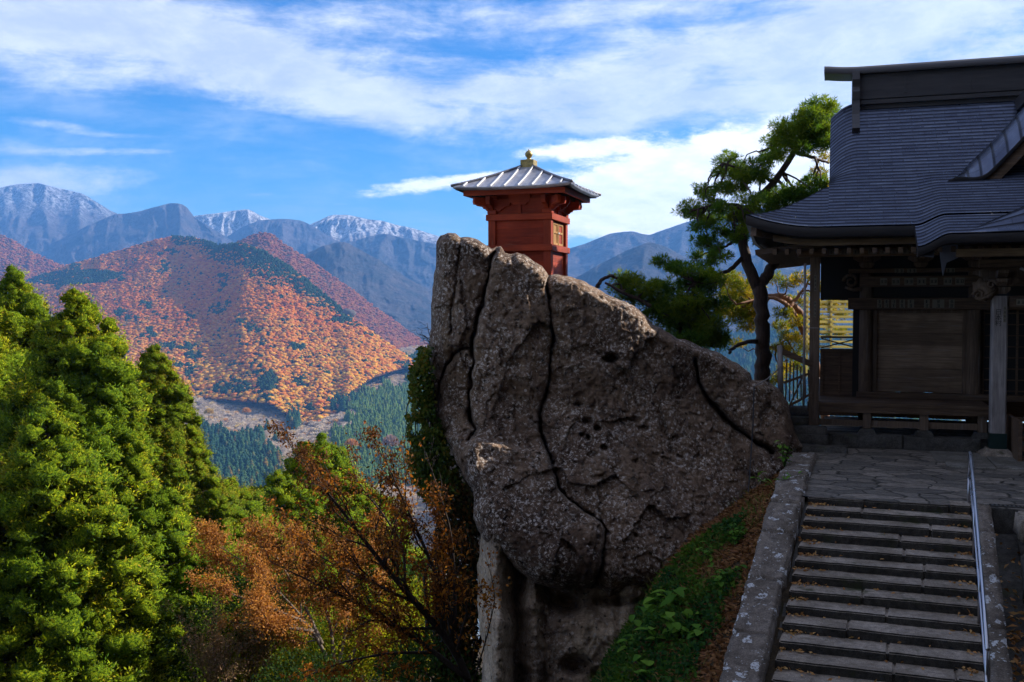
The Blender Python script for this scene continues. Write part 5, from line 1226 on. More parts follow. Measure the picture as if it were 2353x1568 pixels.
# brackets: curled arms at each corner and mid-face
def arm(mb, x, y, z, dx, dy, L=.34, t=.1):
    """bracket arm stepping outwards along (dx,dy)"""
    d = np.array([dx, dy, 0.]); d /= np.linalg.norm(d); n = np.array([-d[1], d[0], 0])
    pr = [(0, 0), (.16, 0), (.2, .05), (.24, .05), (.27, .10), (L, .13), (L+.02, .20), (L, .30), (0, .30)]
    vs = [np.array([x, y, z])+d*a+n*s*t/2+[0, 0, b] for s in (-1, 1) for a, b in pr]; m = len(pr)
    mb.add(vs, [tuple(range(m))[::-1], tuple(range(m, 2*m))]+[(i, (i+1) % m, m+(i+1) % m, m+i) for i in range(m)])
for sx in (-1, 1):
    for sy in (-1, 1):
        mb = MB(); x, y = sx*(A-.1), sy*(A-.1)
        mb.box(x-.12, x+.12, y-.12, y+.12, zu1, zu1+.13, .02); arm(mb, x, y, zu1+.10, sx, 0, .42); arm(mb, x, y, zu1+.102, 0, sy, .42); arm(mb, x, y, zu1+.104, sx, sy, .52, .09)
        arm(mb, x-sx*.05, y+sy*.06, zu1+.08, -sx, 0, .40, .07); arm(mb, x+sx*.06, y-sy*.05, zu1+.082, 0, -sy, .40, .07)
        mb.box(x-.15, x+.15, y-.15, y+.15, zu1+.36, zu1+.45, .01); mb.build('corner_bracket', M_redb, sh)
for k in range(4):
    mb = MB(); mb.box(-.035, .035, -A+.02, -A+.06, zu1, zu1+.34); arm(mb, 0, -A+.02, zu1+.22, 1, 0, .26, .05); arm(mb, 0, -A+.024, zu1+.22, -1, 0, .26, .05)
    if k % 2: arm(mb, 0, -A+.06, zu1+.16, 0, -1, .30, .10); mb.box(-.14, .14, -A-.05, -A+.03, zu1+.12, zu1+.24)
    o = mb.build('mid_bracket', M_redb, sh); o.rotation_euler = (0, 0, k*math.pi/2)
# eaves
B = 1.47; zeave, zap = Z(6.035), Z(6.68)
mb = MB()
for k in range(4): pass
ebm = MB(); q = B-.20
ebm.box(-q, q, -q, -q+.06, zeave-.17, zeave-.045); ebm.box(-q, q, q-.06, q, zeave-.17, zeave-.045); ebm.box(-q, -q+.06, -q+.06, q-.06, zeave-.17, zeave-.045); ebm.box(q-.06, q, -q+.06, q-.06, zeave-.17, zeave-.045)
ebm.build('eave_board', M_redb, sh)
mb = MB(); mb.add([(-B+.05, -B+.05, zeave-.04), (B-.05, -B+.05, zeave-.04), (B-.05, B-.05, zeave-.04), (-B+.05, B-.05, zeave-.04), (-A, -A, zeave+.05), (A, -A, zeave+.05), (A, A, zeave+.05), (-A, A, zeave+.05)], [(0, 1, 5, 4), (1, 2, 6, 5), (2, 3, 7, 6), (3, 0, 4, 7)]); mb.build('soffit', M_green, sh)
ra = MB(); ra.bar((0, -B+.27, zeave-.12), (0, -A, zeave-.02), .06, .075); r0 = ra.build('rafter', M_green, sh); first = True
for k in range(4):
    for i in range(12):
        x = -1.05+i*.19; o = r0 if first else r0.copy()
        if not first: COL.objects.link(o)
        first = False; a = k*math.pi/2
        o.rotation_euler = (0, 0, a); o.location = (x*math.cos(a), x*math.sin(a), 0)
# roof: four slightly hollow slopes, ribs, hip rolls
nb = NB(); ns, nt_ = 24, 10; C0 = .13
def rz(t): return zeave+(zap-zeave)*(t*.86+.14*t*t)
def rpt(k, s, t, dz=0.0):
    """s: -1..1 along the eave, t: 0 eave .. 1 top; eave corners turn up a little"""
    h = B+(C0-B)*t; x, y = s*h, -h; z = rz(t)+dz+.05*np.abs(s)**3*(1-t)**2; a = k*math.pi/2
    return np.stack([x*np.cos(a)-y*np.sin(a), x*np.sin(a)+y*np.cos(a), z+0*x], -1)
S, T = np.meshgrid(np.linspace(-1, 1, ns), np.linspace(0, 1, nt_), indexing='ij')
for k in range(4):
    top = rpt(k, S, T).reshape(-1, 3); nb.add(top, gridfaces(ns, nt_))
    e0 = rpt(k, np.linspace(-1, 1, ns), np.zeros(ns)); e1 = e0-[0, 0, .045]; e2 = rpt(k, np.linspace(-1, 1, ns)*.96, np.full(ns, .05))-[0, 0, .10]
    nb.add(np.stack([e0, e1, e2], 1).reshape(-1, 3), gridfaces(ns, 3)[:, ::-1])
rf = nb.build('roof', M_sheet, sh, True)
for k in range(4):
    for i in range(8):
        x = -1.20+i*.343; tm = (B-max(abs(x), C0)-.02)/(B-C0); t = np.linspace(-.012, max(.05, tm), 8); h = B+(C0-B)*t
        pts = rpt(k, x/h, t, .012); n2 = NB(); d = pts[-1]-pts[0]; side = unit(np.cross(d, [0, 0, 1.]))*.022
        rows = [pts-side-[0, 0, .012], pts-side+[0, 0, .028], pts+side+[0, 0, .028], pts+side-[0, 0, .012], pts-side-[0, 0, .012]]
        V = np.stack(rows, 1); n2.add(V.reshape(-1, 3), gridfaces(8, 5)); n2.add(V[0, :4], np.array([[0, 1, 2, 3]])); n2.build('rib', M_rib, rf)
for k in range(4):
    t = np.linspace(-.02, 1, 10); pts = rpt(k, np.full(10, 1.0), t, .015); mb = MB(); mb.tube(pts, .035, 8); mb.build('hip_roll', M_tin if 'M_tin' in globals() else M_sheet, rf, True)
mb = MB(); mb.box(-.17, .17, -.17, .17, zap-.03, zap+.16, .006); mb.box(-.19, .19, -.19, .19, zap-.05, zap-.01); fb = mb.build('finial_base', M_brass, sh)
mb = MB(); mb.lathe([(.09, 0), (.10, .015), (.055, .03), (.05, .06), (.085, .10), (.098, .145), (.088, .19), (.055, .225), (.02, .25), (.006, .285)], (0, 0, zap+.16), 18); mb.build('jewel_finial', M_brass, fb, True)
# ------------------------------------------------------------------ near trees
M_bark = woodmat('cedar_bark', (.05, .032, .022), (.14, .09, .06), along='z')
M_cedar = leafmat("cedar_sprays", [(.035, .085, .004), (.08, .16, .005), (.15, .235, .005), (.24, .28, .006)], .14, [(.20, .27, .004), (.32, .37, .005), (.42, .41, .007), (.28, .17, .012)], .55, puff=True, spec=.06)
M_cedar2 = leafmat('cedar_sprays_olive', [(.06, .085, .004), (.13, .165, .005), (.22, .24, .006)], .14, [(.19, .20, .005), (.28, .27, .006), (.30, .20, .012)], .6, puff=True)
ICO1 = ico(2)
M_core, nt, b = newmat('cedar_inner_foliage'); n = noise(nt, pos(nt), 13, 4, .75); n2 = noise(nt, pos(nt), .55, 3)
c = ramp(nt, n, [(.34, (.012, .026, .003)), (.50, (.075, .135, .006)), (.68, (.24, .30, .008))]); c = mixc(nt, sstep(nt, n2, .42, .62), c, mixc(nt, 1.0, c, (1.35, 1.2, 1.0), 'MULTIPLY'))
lk(nt, c, b.inputs['Base Color']); b.inputs['Roughness'].default_value = .9; b.inputs['Specular IOR Level'].default_value = .05; setbump(nt, b, n, 1.0, .12)
def cedar(tip, Y, zb, Rc, Rp, label, seed, mat=M_cedar, pr=.42, dens=1.0, K=150, name='cedar_tree'):
    """tall Japanese cedar: tapered trunk, upswept boughs ending in rounded tufts of sprays; tip given by where it stands"""
    r = np.random.default_rng(seed); t = P(tip[0], tip[1], Y); H = t[2]-zb
    root = tag(empty(name, (t[0], t[1], zb)), label, 'tree', 'tall green cedars on the slope below the viewpoint')
    nb = NB(); zz = np.linspace(0, H-.3, 14); lean = .12*np.sin(zz*.5+seed)
    nb.tube(np.stack([lean*.5, lean*.3, zz], -1), .34*(1-zz/H)**.8+.02, 9)
    n = 0; C = []; Rr = []; O = []
    h = .05
    while h < H-.5:
        R = max(.10, Rc*h**Rp-.16); step = max(.18, pr*.60); ring = max(5, int(2*math.pi*R/(pr*1.12)*dens))
        ph = r.random()*6.28; a = ph+np.arange(ring)*2*math.pi/ring+r.normal(size=ring)*.25
        rr = R*(1+.50*fbm(V3(np.cos(a)*2.2, np.sin(a)*2.2, h*.9+seed), 2, .5, seed))*np.where(r.random(ring) < .72, r.uniform(.86, 1.06, ring), r.uniform(.45, .8, ring))
        C.append(np.stack([rr*np.cos(a), rr*np.sin(a), H-h-r.uniform(0, step*1.6, ring)+.12*R], -1)); O.append(np.stack([np.cos(a), np.sin(a), 0*a], -1)); Rr.append(pr*r.uniform(.5, 1.3, ring)*(1+.25*(r.random(ring) < .15))*(min(1, .62+.25*h)))
        for q in range(max(1, ring//5)):
            b = C[-1][r.integers(ring)]; nb.tube(np.array([[0, 0, b[2]-.5], b*[.5, .5, 1]-[0, 0, .42], b]), [.05, .035, .012], 4)
        h += step
    C = np.concatenate(C); O = np.concatenate(O); Rr = np.concatenate(Rr); keep = r.random(len(C)) < .9; C, O, Rr = C[keep], O[keep], Rr[keep]
    # each tuft is a rounded cushion of short sprays with a lumpy outline
    sd = unit(r.normal(size=(len(C), K, 3))*.80+O[:, None]*.45+[0, 0, .42]); rid = r.random(len(C))*90
    lump = 1+.60*vnoise(sd*2.2+rid[:, None, None], seed)+.26*vnoise(sd*5+rid[:, None, None], seed+1)
    bc = C[:, None]+sd*(Rr[:, None]*lump*r.uniform(.78, 1.0, sd.shape[:2]))[..., None]*[1, 1, .82]
    bd = unit(sd*.75+r.normal(size=sd.shape)*.48+[0, 0, .15]); L = Rr[:, None]*.26*r.uniform(.6, 1.2, sd.shape[:2])
    pn = unit(sd+[0, 0, .12]); V, F = blades(bc.reshape(-1, 3), bd.reshape(-1, 3), L.ravel(), L.ravel()*.30, r)
    # solid heart of every cushion, packed with older foliage
    cv, cf = ICO1; cvv = np.repeat(cv[None], len(C), 0); cl = 1+.60*vnoise(cvv*2.2+rid[:, None, None], seed)+.26*vnoise(cvv*5+rid[:, None, None], seed+1)
    cvv = C[:, None]+cvv*(Rr[:, None]*.74*cl)[..., None]*[1, 1, .80]; cF = cf[None]+(np.arange(len(C))*len(cv))[:, None, None]
    npobj('inner_foliage', cvv.reshape(-1, 3), cF.reshape(-1, 3), M_core, root, True)
    nb.build('trunk', M_bark, root, True); puffobj('crown', V, F, pn.reshape(-1, 3), mat, root)
    return root
cedar((172, 668), 34, -14.5, .80, .64, 'broad bright green cedar filling the left side of the picture', 101)
cedar((30, 616), 39, -14.5, .85, .62, 'dark cedar with the highest tip, at the left edge', 102)
cedar((-90, 660), 36, -14, .9, .63, 'dense cedar cut off by the left edge of the picture', 103)
cedar((105, 930), 29, -11.5, .92, .60, 'lower bright cedar in front at the bottom left', 104)
cedar((356, 792), 41, -17, .84, .55, 'slender olive green cedar standing right of the broad one', 105, M_cedar2, .33)
cedar((470, 1085), 44, -19, 1.0, .60, 'short olive cedar at the foot of the slender one', 106, M_cedar2)
cedar((530, 1098), 52, -20, 1.15, .55, 'round-topped cedar low between the slender cedar and the bare valley', 107, M_cedar2, .48, 1.0, 130)
cedar((738, 1000), 60, -28, 1.25, .56, 'cedar with a rounded top rising behind the orange leaves mid-picture', 108, M_cedar, .52, 1.0, 130)
cedar((640, 1085), 57, -26, 1.35, .55, 'dark cedar just left of the round-topped cedar mid-picture', 109, M_cedar, .52, 1.0, 130)
cedar((590, 1150), 55, -26, 1.2, .55, 'small dark cedar half hidden by the pink-brown tree', 110, M_cedar, .5, 1.0, 130)
cedar((850, 1130), 62, -28, 1.3, .55, 'cedar half hidden behind the bare autumn branches', 111, M_cedar, .52, 1.0, 130)

def wander(a, b, n, amp, r):
    t = np.linspace(0, 1, n)[:, None]; p = a*(1-t)+b*t; L = np.linalg.norm(b-a)
    o = np.cumsum(r.normal(size=(n, 3)), 0)*amp*L/n; o -= o[-1]*t; return p+o*np.sin(t*math.pi*.95)
def grow(nb, pts, r0, r1, lev, r, tips, spread=.75, ratio=.45, per=2.2, up=.12, minl=.22, sides=(7, 5, 4, 3), bias=np.zeros(3), wob=.5):
    """add a limb and its side branches; collects twig points for the leaves"""
    pts = np.asarray(pts); L = np.linalg.norm(np.diff(pts, axis=0), axis=1).sum()
    nb.tube(pts, np.linspace(r0, r1, len(pts)), sides[min(lev, len(sides)-1)])
    if lev >= 1: tips.append((pts[len(pts)//3:], lev))
    if L*ratio < minl or lev >= 3: return
    n = max(2, int(L*per)); d = unit(np.gradient(pts, axis=0))
    for k in range(n):
        f = .18+.82*(k+r.random())/n; i = min(len(pts)-1, int(f*(len(pts)-1)+.5))
        dd = unit(d[i]+r.normal(size=3)*spread+[0, 0, up]+bias); l = L*ratio*r.uniform(.5, 1.15)*(1.15-.6*f)
        rr = (r0+(r1-r0)*f)*.55
        m = max(4, int(l/.16)); q = wander(pts[i], pts[i]+dd*l+np.array([0, 0, up*.3*l]), min(m, 9), wob, r)
        grow(nb, q, rr, max(.0022, rr*.3), lev+1, r, tips, spread, ratio*.95, per*1.25, up, minl, sides, bias, wob)
def poly3(l): return np.concatenate([P(np.array([a[0]]), np.array([a[1]]), np.array([float(a[2])])) for a in l])
def dense(pts, n=14):
    d = np.concatenate([[0], np.cumsum(np.linalg.norm(np.diff(pts, axis=0), axis=1))]); t = np.linspace(0, d[-1], n)
    q = np.stack([np.interp(t, d, pts[:, i]) for i in range(3)], -1)
    for _ in range(2): q[1:-1] = .25*q[:-2]+.5*q[1:-1]+.25*q[2:]
    return q
def leaves_on(tips, n, r, L, W, keep=None, droop=-.25, jit=.05, lev=1):
    P_ = np.concatenate([p for p, l in tips if l >= lev]); i = r.integers(0, len(P_), n); c = P_[i]+r.normal(size=(n, 3))*jit
    if keep is not None: c = c[keep(c)]
    d = unit(r.normal(size=(len(c), 3))+[0, 0, droop]); return blades(c, d, L*r.uniform(.55, 1.25, len(c)), W*r.uniform(.7, 1.2, len(c)), r, .10)
# dark-limbed cherry in front of the cliff, with the last orange leaves
M_barkd = woodmat('dark_bark', (.022, .016, .013), (.07, .05, .04), along='z')
M_orange = leafmat('orange_leaves', [(.20, .06, .010), (.34, .11, .014), (.42, .17, .02), (.28, .08, .015)], .35)
M_rusty = leafmat('rusty_leaves', [(.06, .022, .009), (.12, .044, .014), (.19, .080, .022)], .30)
r = np.random.default_rng(21); base = poly3([(1092, 1640, 15.6)])[0]
ch = tag(empty('cherry_tree', tuple(base)), 'dark spreading cherry tree with sparse orange leaves in front of the cliff', 'tree')
nb = NB(); tips = []
for l, r0, r1 in (([(1092,1640,15.6),(1075,1540,15.4),(1030,1470,15.2),(960,1390,15),(880,1300,14.7),(810,1205,14.5),(745,1120,14.3),(690,1060,14.2)], .10, .012),
                  ([(1050,1500,15.3),(1035,1400,15.2),(990,1290,15),(945,1190,14.8),(905,1100,14.6),(875,1030,14.5)], .06, .008),
                  ([(1075,1560,15.4),(1000,1500,15.2),(900,1430,14.8),(800,1375,14.6),(700,1330,14.4),(620,1290,14.3)], .065, .008),
                  ([(1045,1440,15.2),(1045,1320,15.3),(1035,1210,15.4),(1005,1120,15.4),(978,1040,15.4)], .045, .007),
                  ([(1000,1500,15.2),(900,1500,15),(790,1520,14.8),(690,1560,14.6)], .04, .007), ([(1090,1560,15.4),(1120,1460,15.2),(1140,1370,15.1),(1120,1290,15)], .02, .004),
                  ([(960,1390,15),(860,1340,15.2),(770,1300,15.4),(690,1250,15.6),(640,1190,15.7)], .035, .006), ([(930,1355,14.9),(930,1260,15.2),(880,1180,15.4),(820,1110,15.5),(800,1040,15.5)], .035, .006),
                  ([(1080,1590,15.4),(1000,1570,15),(900,1570,14.8),(800,1590,14.6)], .03, .006)):
    grow(nb, dense(poly3(l), 16)-base, r0*.75, r1*.8, 0, r, tips, .46, .32, 4.6, .10, .14, bias=np.array([-.10, 0, .18]), wob=.35)
nb.build('trunk', M_barkd, ch, True)
lowright = lambda c: r.random(len(c)) < np.clip(1.2-(c[:, 2])/4.0, .10, 1)
V, F = leaves_on(tips, 8500, r, .08, .04, lowright, -.3, .06); npobj('orange_leaves', V, F, M_orange, ch)
V, F = leaves_on(tips, 15000, r, .06, .026, lambda c: r.random(len(c)) < np.clip((c[:, 2]-.6)/2.5, .25, .95), -.9, .05, 2); npobj('withered_leaves', V, F, M_rusty, ch)
# pink-brown leaved tree behind it
M_pink = leafmat('pink_brown_leaves', [(.18, .07, .024), (.30, .13, .042), (.42, .20, .07), (.50, .21, .03)], .40)
M_barkp = woodmat('grey_bark', (.10, .075, .055), (.24, .19, .15), along='z')
r = np.random.default_rng(22); base = poly3([(770, 1560, 31.0)])[0]
pk = tag(empty('maple_tree', tuple(base)), 'pink-brown leaved tree catching sun left of the dark cherry', 'tree')
nb = NB(); tips = []
for l in ([(770,1560,30.9),(740,1480,30.9),(680,1400,30.9),(600,1320,30.7),(530,1270,30.4),(490,1250,30.2)], [(740,1480,30.9),(690,1370,31.4),(630,1270,31.5),(590,1215,31.5)], [(770,1540,30.9),(760,1430,31.5),(720,1320,32.1),(680,1235,32.4)],
          [(775,1540,30.9),(800,1430,31.8),(800,1320,32.4),(770,1230,32.7)], [(780,1550,30.9),(850,1440,32.1),(880,1340,32.7),(880,1260,33.0)], [(700,1430,30.9),(600,1390,30.1),(520,1360,29.8),(470,1345,29.5)], [(720,1450,30.9),(620,1440,30.1),(540,1430,29.8)]):
    grow(nb, dense(poly3(l), 14)-base, .07, .009, 0, r, tips, .55, .34, 2.6, .16, .18, wob=.4)
nb.build('trunk', M_barkp, pk, True); V, F = leaves_on(tips, 34000, r, .09, .05, None, -.1, .14); npobj('crown', V, F, M_pink, pk)
# bare twiggy shrub at the bottom
M_tan = leafmat('tan_leaves', [(.24, .14, .09), (.36, .22, .14), (.20, .16, .05)], .35)
for bx, by, bY, lab, sd in ((500, 1640, 30, 'pale leafless shrub with tan twigs at the bottom edge below the cedars', 23), (590, 1620, 31, 'second pale twiggy shrub at the bottom, right of the first', 24)):
    r = np.random.default_rng(sd); base = poly3([(bx, by, bY)])[0]; sh_ = tag(empty('shrub', tuple(base)), lab, 'shrub'); nb = NB(); tips = []
    for k in range(9):
        l = [(bx, by, bY), (bx+r.uniform(-30, 30), by-80, bY), (bx+r.uniform(-90, 80), by-r.uniform(150, 250), bY+r.uniform(-.5, .5))]
        grow(nb, dense(poly3(l), 10)-base, .02, .005, 0, r, tips, .5, .42, 4, .2, .12)
    nb.build('stems', M_barkp, sh_, True); V, F = leaves_on(tips, 4500, r, .08, .04, None, -.2, .06); npobj('leaves', V, F, M_tan, sh_)
# leafy bushes on the slope behind the cherry
def bush(px, py, Y, rad, n, mat, label, seed, leaf=(.11, .06), flat=.8, cat='bush'):
    r = np.random.default_rng(seed); c = P(px, py, Y); root = tag(empty('bush', tuple(c-[0, 0, rad*flat])), label, cat); nb = NB()
    q = unit(r.normal(size=(n, 3)))*(r.random((n, 1))**.35); q *= 1+.35*fbm(q*2.2+seed, 3, .6, seed)[:, None]
    q = q*rad*[1, 1, flat]+[0, 0, rad*flat]
    for k in range(14): nb.tube(wander(np.array([0, 0, -.6]), q[k]*.95, 6, .5, r), np.linspace(.03, .006, 6), 4)
    nb.build('stems', M_barkd, root, True)
    V, F = blades(q, unit(q-[0, 0, rad*flat*.6])+r.normal(size=(n, 3))*.8, leaf[0]*r.uniform(.6, 1.2, n), leaf[1], r, .1); npobj('leaves', V, F, mat, root); return root
M_lime = leafmat('lime_leaves', [(.09, .14, .008), (.18, .22, .01), (.28, .26, .015), (.32, .22, .02)], .5)
M_deep = leafmat('deep_green_leaves', [(.018, .04, .010), (.03, .06, .012), (.05, .085, .015)], .35)
for a in ((950, 1440, 33, 2.1, 9000, M_lime, 'lime green bush glowing behind the cherry limbs', 31), (860, 1530, 32, 2.0, 9000, M_lime, 'yellow-green bush low behind the cherry limbs at the bottom', 32), (760, 1500, 34, 1.9, 8000, M_lime, 'yellow-green bush below the pink-brown tree', 33),
          (640, 1470, 36, 2.0, 5000, M_deep, 'dark green bush under the pink-brown tree', 34), (570, 1500, 32, 1.7, 7000, M_lime, 'light green bush between the twiggy shrubs and the cedars', 35), (700, 1600, 29, 1.7, 4200, M_deep, 'dark bush at the bottom edge left of the cherry foot', 36),
          (960, 1370, 35, 1.9, 7000, M_deep, 'upper green bush seen through the cherry branches', 37), (600, 1380, 32, 1.8, 5000, M_deep, 'deep green bush between the cedars and the pink-brown tree', 38), (480, 1480, 33, 1.8, 5000, M_deep, 'dark bush at the foot of the cedars', 39), (990, 1560, 20, 1.1, 4200, M_deep, 'dark bush beside the foot of the cherry', 40)):
    bush(*a)
# ivy hanging down the left edge of the boulder
M_ivy = leafmat('ivy_leaves', [(.022, .045, .010), (.04, .075, .014), (.07, .10, .015)], .35, [(.06, .09, .012), (.10, .12, .015), (.20, .12, .02)], 1.6)
r = np.random.default_rng(44)
IVY = [(978,800),(958,835),(944,880),(950,930),(940,985),(944,1050),(955,1095),(975,1130),(1000,1160),(1040,1170),(1085,1165),(1062,1120),(1030,1050),(1010,1000),(996,960),(986,900),(986,850)]
x = r.uniform(935, 1090, 26000); y = r.uniform(795, 1180, 26000); sd, _, _ = poly_sd(x, y, IVY); cl = fbm(V3(x/13, y/16, 1), 3, .6, 45)
k = (sd > -7+cl*22) & (cl > -.28); x, y = x[k], y[k]; q = P(x, y, 20.9+.35*r.normal(size=len(x))-.5*cl[k])
iv = tag(empty('ivy', tuple(P(985, 1150, 20.9))), 'green ivy hanging down the left edge of the boulder', 'ivy'); o0 = np.array(iv.location)
V, F = blades(q-o0, unit(r.normal(size=(len(q), 3))+[0, -.3, -.7]), .10*r.uniform(.6, 1.2, len(q)), .06, r, .12); npobj('leaves', V, F, M_ivy, iv)
nb = NB()
for k in range(26): a = P(r.uniform(950, 1000), r.uniform(800, 980), 21); nb.tube(wander(a-o0, a-o0+[r.uniform(-.3, .6), 0, -r.uniform(1.2, 2.6)], 8, .4, r), np.linspace(.012, .006, 8), 4)
for k in range(14): a = P(988, r.uniform(750, 860), 20.9); nb.tube(wander(a-o0, a-o0+[-r.uniform(.15, .5), 0, r.uniform(-.1, .35)], 7, .7, r), np.linspace(.008, .002, 7), 3)
nb.build('stems', M_barkd, iv, True)
dk = tag(empty('creeper', tuple(P(1060, 1600, 20.5))), 'dark creeper curtain with rusty leaves left of the pale cliff foot', 'creeper'); o0 = np.array(dk.location)
n = 16000; x = r.uniform(1000, 1100, n); y = r.uniform(1110, 1620, n); cl = fbm(V3(x/16, y/30, 3), 3, .6, 46); k = (x < 1096+8*cl) & (x > 1010+cl*40-(y > 1350)*20) & (cl > -.3); x, y = x[k], y[k]
q = P(x, y, 20.6+.4*r.normal(size=len(x))); V, F = blades(q-o0, unit(r.normal(size=(len(q), 3))+[0, -.2, -.8]), .11, .055, r, .1)
npobj('leaves', V, F, leafmat('dark_creeper', [(.015, .022, .008), (.03, .03, .010), (.05, .03, .012), (.16, .06, .015)], .25), dk)
nb = NB()
for k in range(12): a = P(r.uniform(1010, 1090), 1640, 20.8); b_ = P(r.uniform(1000, 1090), r.uniform(1120, 1250), 20.8); nb.tube(wander(a-o0, b_-o0, 10, .3, r), np.linspace(.07, .02, 10), 5)
nb.build('stems', M_barkd, dk, True)

# ---- pines behind the boulder
M_pbark = woodmat('pine_bark', (.03, .02, .016), (.12, .075, .055), along='z', scale=.8)
M_pbark2 = woodmat('orange_pine_bark', (.12, .055, .03), (.34, .17, .085), along='z', scale=.8)
M_needle = leafmat('pine_needles', [(.034, .085, .014), (.065, .135, .016), (.10, .175, .016)], .45, [(.08, .15, .012), (.14, .20, .014), (.22, .25, .018)], .9)
M_gold = leafmat('golden_pine_needles', [(.10, .12, .012), (.20, .19, .014), (.36, .24, .018), (.46, .25, .02)], .55, [(.07, .11, .012), (.14, .16, .014), (.24, .20, .02)], 1.2)
def pads(nb_w, V_F, pl, Y, o0, r, per=1.0, skel=None, nl=.15, W=.019, dY=.9):
    for (x, y, rx, ry) in pl:
        rx, ry = rx*1.38, ry*1.5
        Yp = Y+r.normal()*dY*.5; c = P(x, y, Yp)-o0; sx, sz = rx/FPX*Yp, ry/FPX*Yp
        n = max(12, int(per*46*(sx*2)*(sx+sz*1.2)*2.2)); q = unit(r.normal(size=(n, 3)))*(r.random((n, 1))**.42)
        q = q*(1+.45*fbm(q*1.9+x*.13, 2, .6, int(x) % 97)[:, None]); q = c+q*[sx, sx*.8, sz]
        m = 17; d = unit(r.normal(size=(n, m, 3))*.75+unit(q-c-[0, 0, sz*.6])[:, None]*.5+[0, 0, .45])
        cc = np.repeat(q[:, None], m, 1)+d*.02
        V_F.append(blades(cc.reshape(-1, 3), d.reshape(-1, 3), nl*r.uniform(.7, 1.15, n*m), W, r))
        if skel is not None:
            i = np.argmin(np.linalg.norm(skel-c-[0, 0, .4], axis=1)); nb_w.tube(wander(skel[i], c-[0, 0, sz*.3], 8, .45, r), np.linspace(.035, .010, 8), 5)
        for k in range(max(2, n//14)): nb_w.tube(np.array([c-[0, 0, sz*.4], (c+q[k])/2-[0, 0, .05], q[k]]), [.012, .008, .004], 3)
def pine(label, limbs, pl, Y, seed, base, mat, bark, per=1.0, dY=.9):
    r = np.random.default_rng(seed); o0 = poly3([base])[0]; root = tag(empty('pine_tree', tuple(o0)), label, 'pine tree')
    nb = NB(); sk = []
    for l, r0, r1 in limbs:
        q = dense(poly3(l), 22)-o0; q += .02*r.normal(size=q.shape)*[1, 1, 0]; nb.tube(q, np.linspace(r0, r1, 22)*(1+.03*r.normal(size=22)), 10); sk.append(q)
    vf = []; pads(nb, vf, pl, Y, o0, r, per, np.concatenate(sk), dY=dY); nb.build('trunk', bark, root, True)
    k = np.cumsum([0]+[len(v) for v, _ in vf]); npobj('crown', np.concatenate([v for v, _ in vf]), np.concatenate([f+a for (_, f), a in zip(vf, k)]), mat, root); return root
Yp = 27.8
def JIT(l):
    q = np.random.default_rng(5); return l+[(x+q.uniform(-20, 20), y+q.uniform(-12, 12), a*.62, b*.62) for x, y, a, b in l]
pine('tall dark pine with a forked trunk between the boulder and the temple hall',
     [([(1752,900,Yp),(1754,800,Yp),(1750,700,Yp),(1744,655,Yp)], .21, .19), ([(1744,665,Yp),(1722,620,Yp),(1706,575,Yp),(1704,520,Yp),(1730,470,Yp),(1770,430,Yp),(1805,385,Yp),(1830,340,Yp),(1850,300,Yp),(1875,255,Yp)], .17, .05),
      ([(1744,660,Yp),(1768,625,Yp+.1),(1785,595,Yp+.2),(1800,550,Yp+.4),(1815,500,Yp+.5)], .17, .08), ([(1708,590,Yp),(1680,620,Yp-.3),(1640,635,Yp-.5),(1590,640,Yp-.7),(1530,618,Yp-.8)], .07, .02),
      ([(1720,480,Yp),(1690,470,Yp-.4),(1640,470,Yp-.6),(1590,485,Yp-.7)], .06, .02), ([(1780,420,Yp),(1740,395,Yp-.3),(1690,385,Yp-.5),(1660,375,Yp-.6)], .06, .02), ([(1830,345,Yp),(1800,330,Yp),(1775,330,Yp)], .05, .02), ([(1825,350,Yp),(1860,360,Yp+.2),(1905,375,Yp+.4)], .06, .03), ([(1705,540,Yp),(1680,560,Yp),(1640,580,Yp)], .05, .02), ([(1750,785,Yp),(1720,785,Yp-.3),(1690,795,Yp-.4),(1672,812,Yp-.5)], .07, .04)],
     JIT([(1890,243,30,11),(1862,262,26,12),(1905,268,22,14),(1848,285,28,12),(1880,295,30,14),(1805,298,28,13),(1830,310,26,12),(1782,322,24,10),(1900,320,20,14),(1860,325,22,12),(1845,345,18,8),
      (1665,372,20,12),(1690,390,26,13),(1715,402,26,12),(1745,382,22,12),(1770,362,22,12),(1795,352,18,10),(1660,398,14,9),(1740,408,24,10),(1822,440,26,11),(1850,445,18,9),(1795,455,26,11),(1770,475,24,12),(1830,462,20,9),
      (1585,478,20,9),(1610,490,22,9),(1630,442,18,8),(1615,432,12,6),(1660,435,22,9),(1690,430,22,9),(1635,470,20,8),(1660,480,22,10),(1640,505,22,10),(1690,500,24,11),(1730,460,26,12),(1715,485,22,12),(1760,500,26,12),(1605,520,16,7),
      (1660,530,22,9),(1612,555,20,8),(1635,565,20,8),(1690,545,22,10),(1600,582,14,6),(1655,590,20,8),(1725,525,20,12),(1740,545,14,9),(1620,610,16,6),(1790,490,22,12),(1880,300,28,14),(1895,330,24,14),(1870,420,26,12),(1885,450,20,9),(1810,320,26,14)]),
     Yp-.3, 51, (1752,905,Yp), M_needle, M_pbark, 1.15, .9)
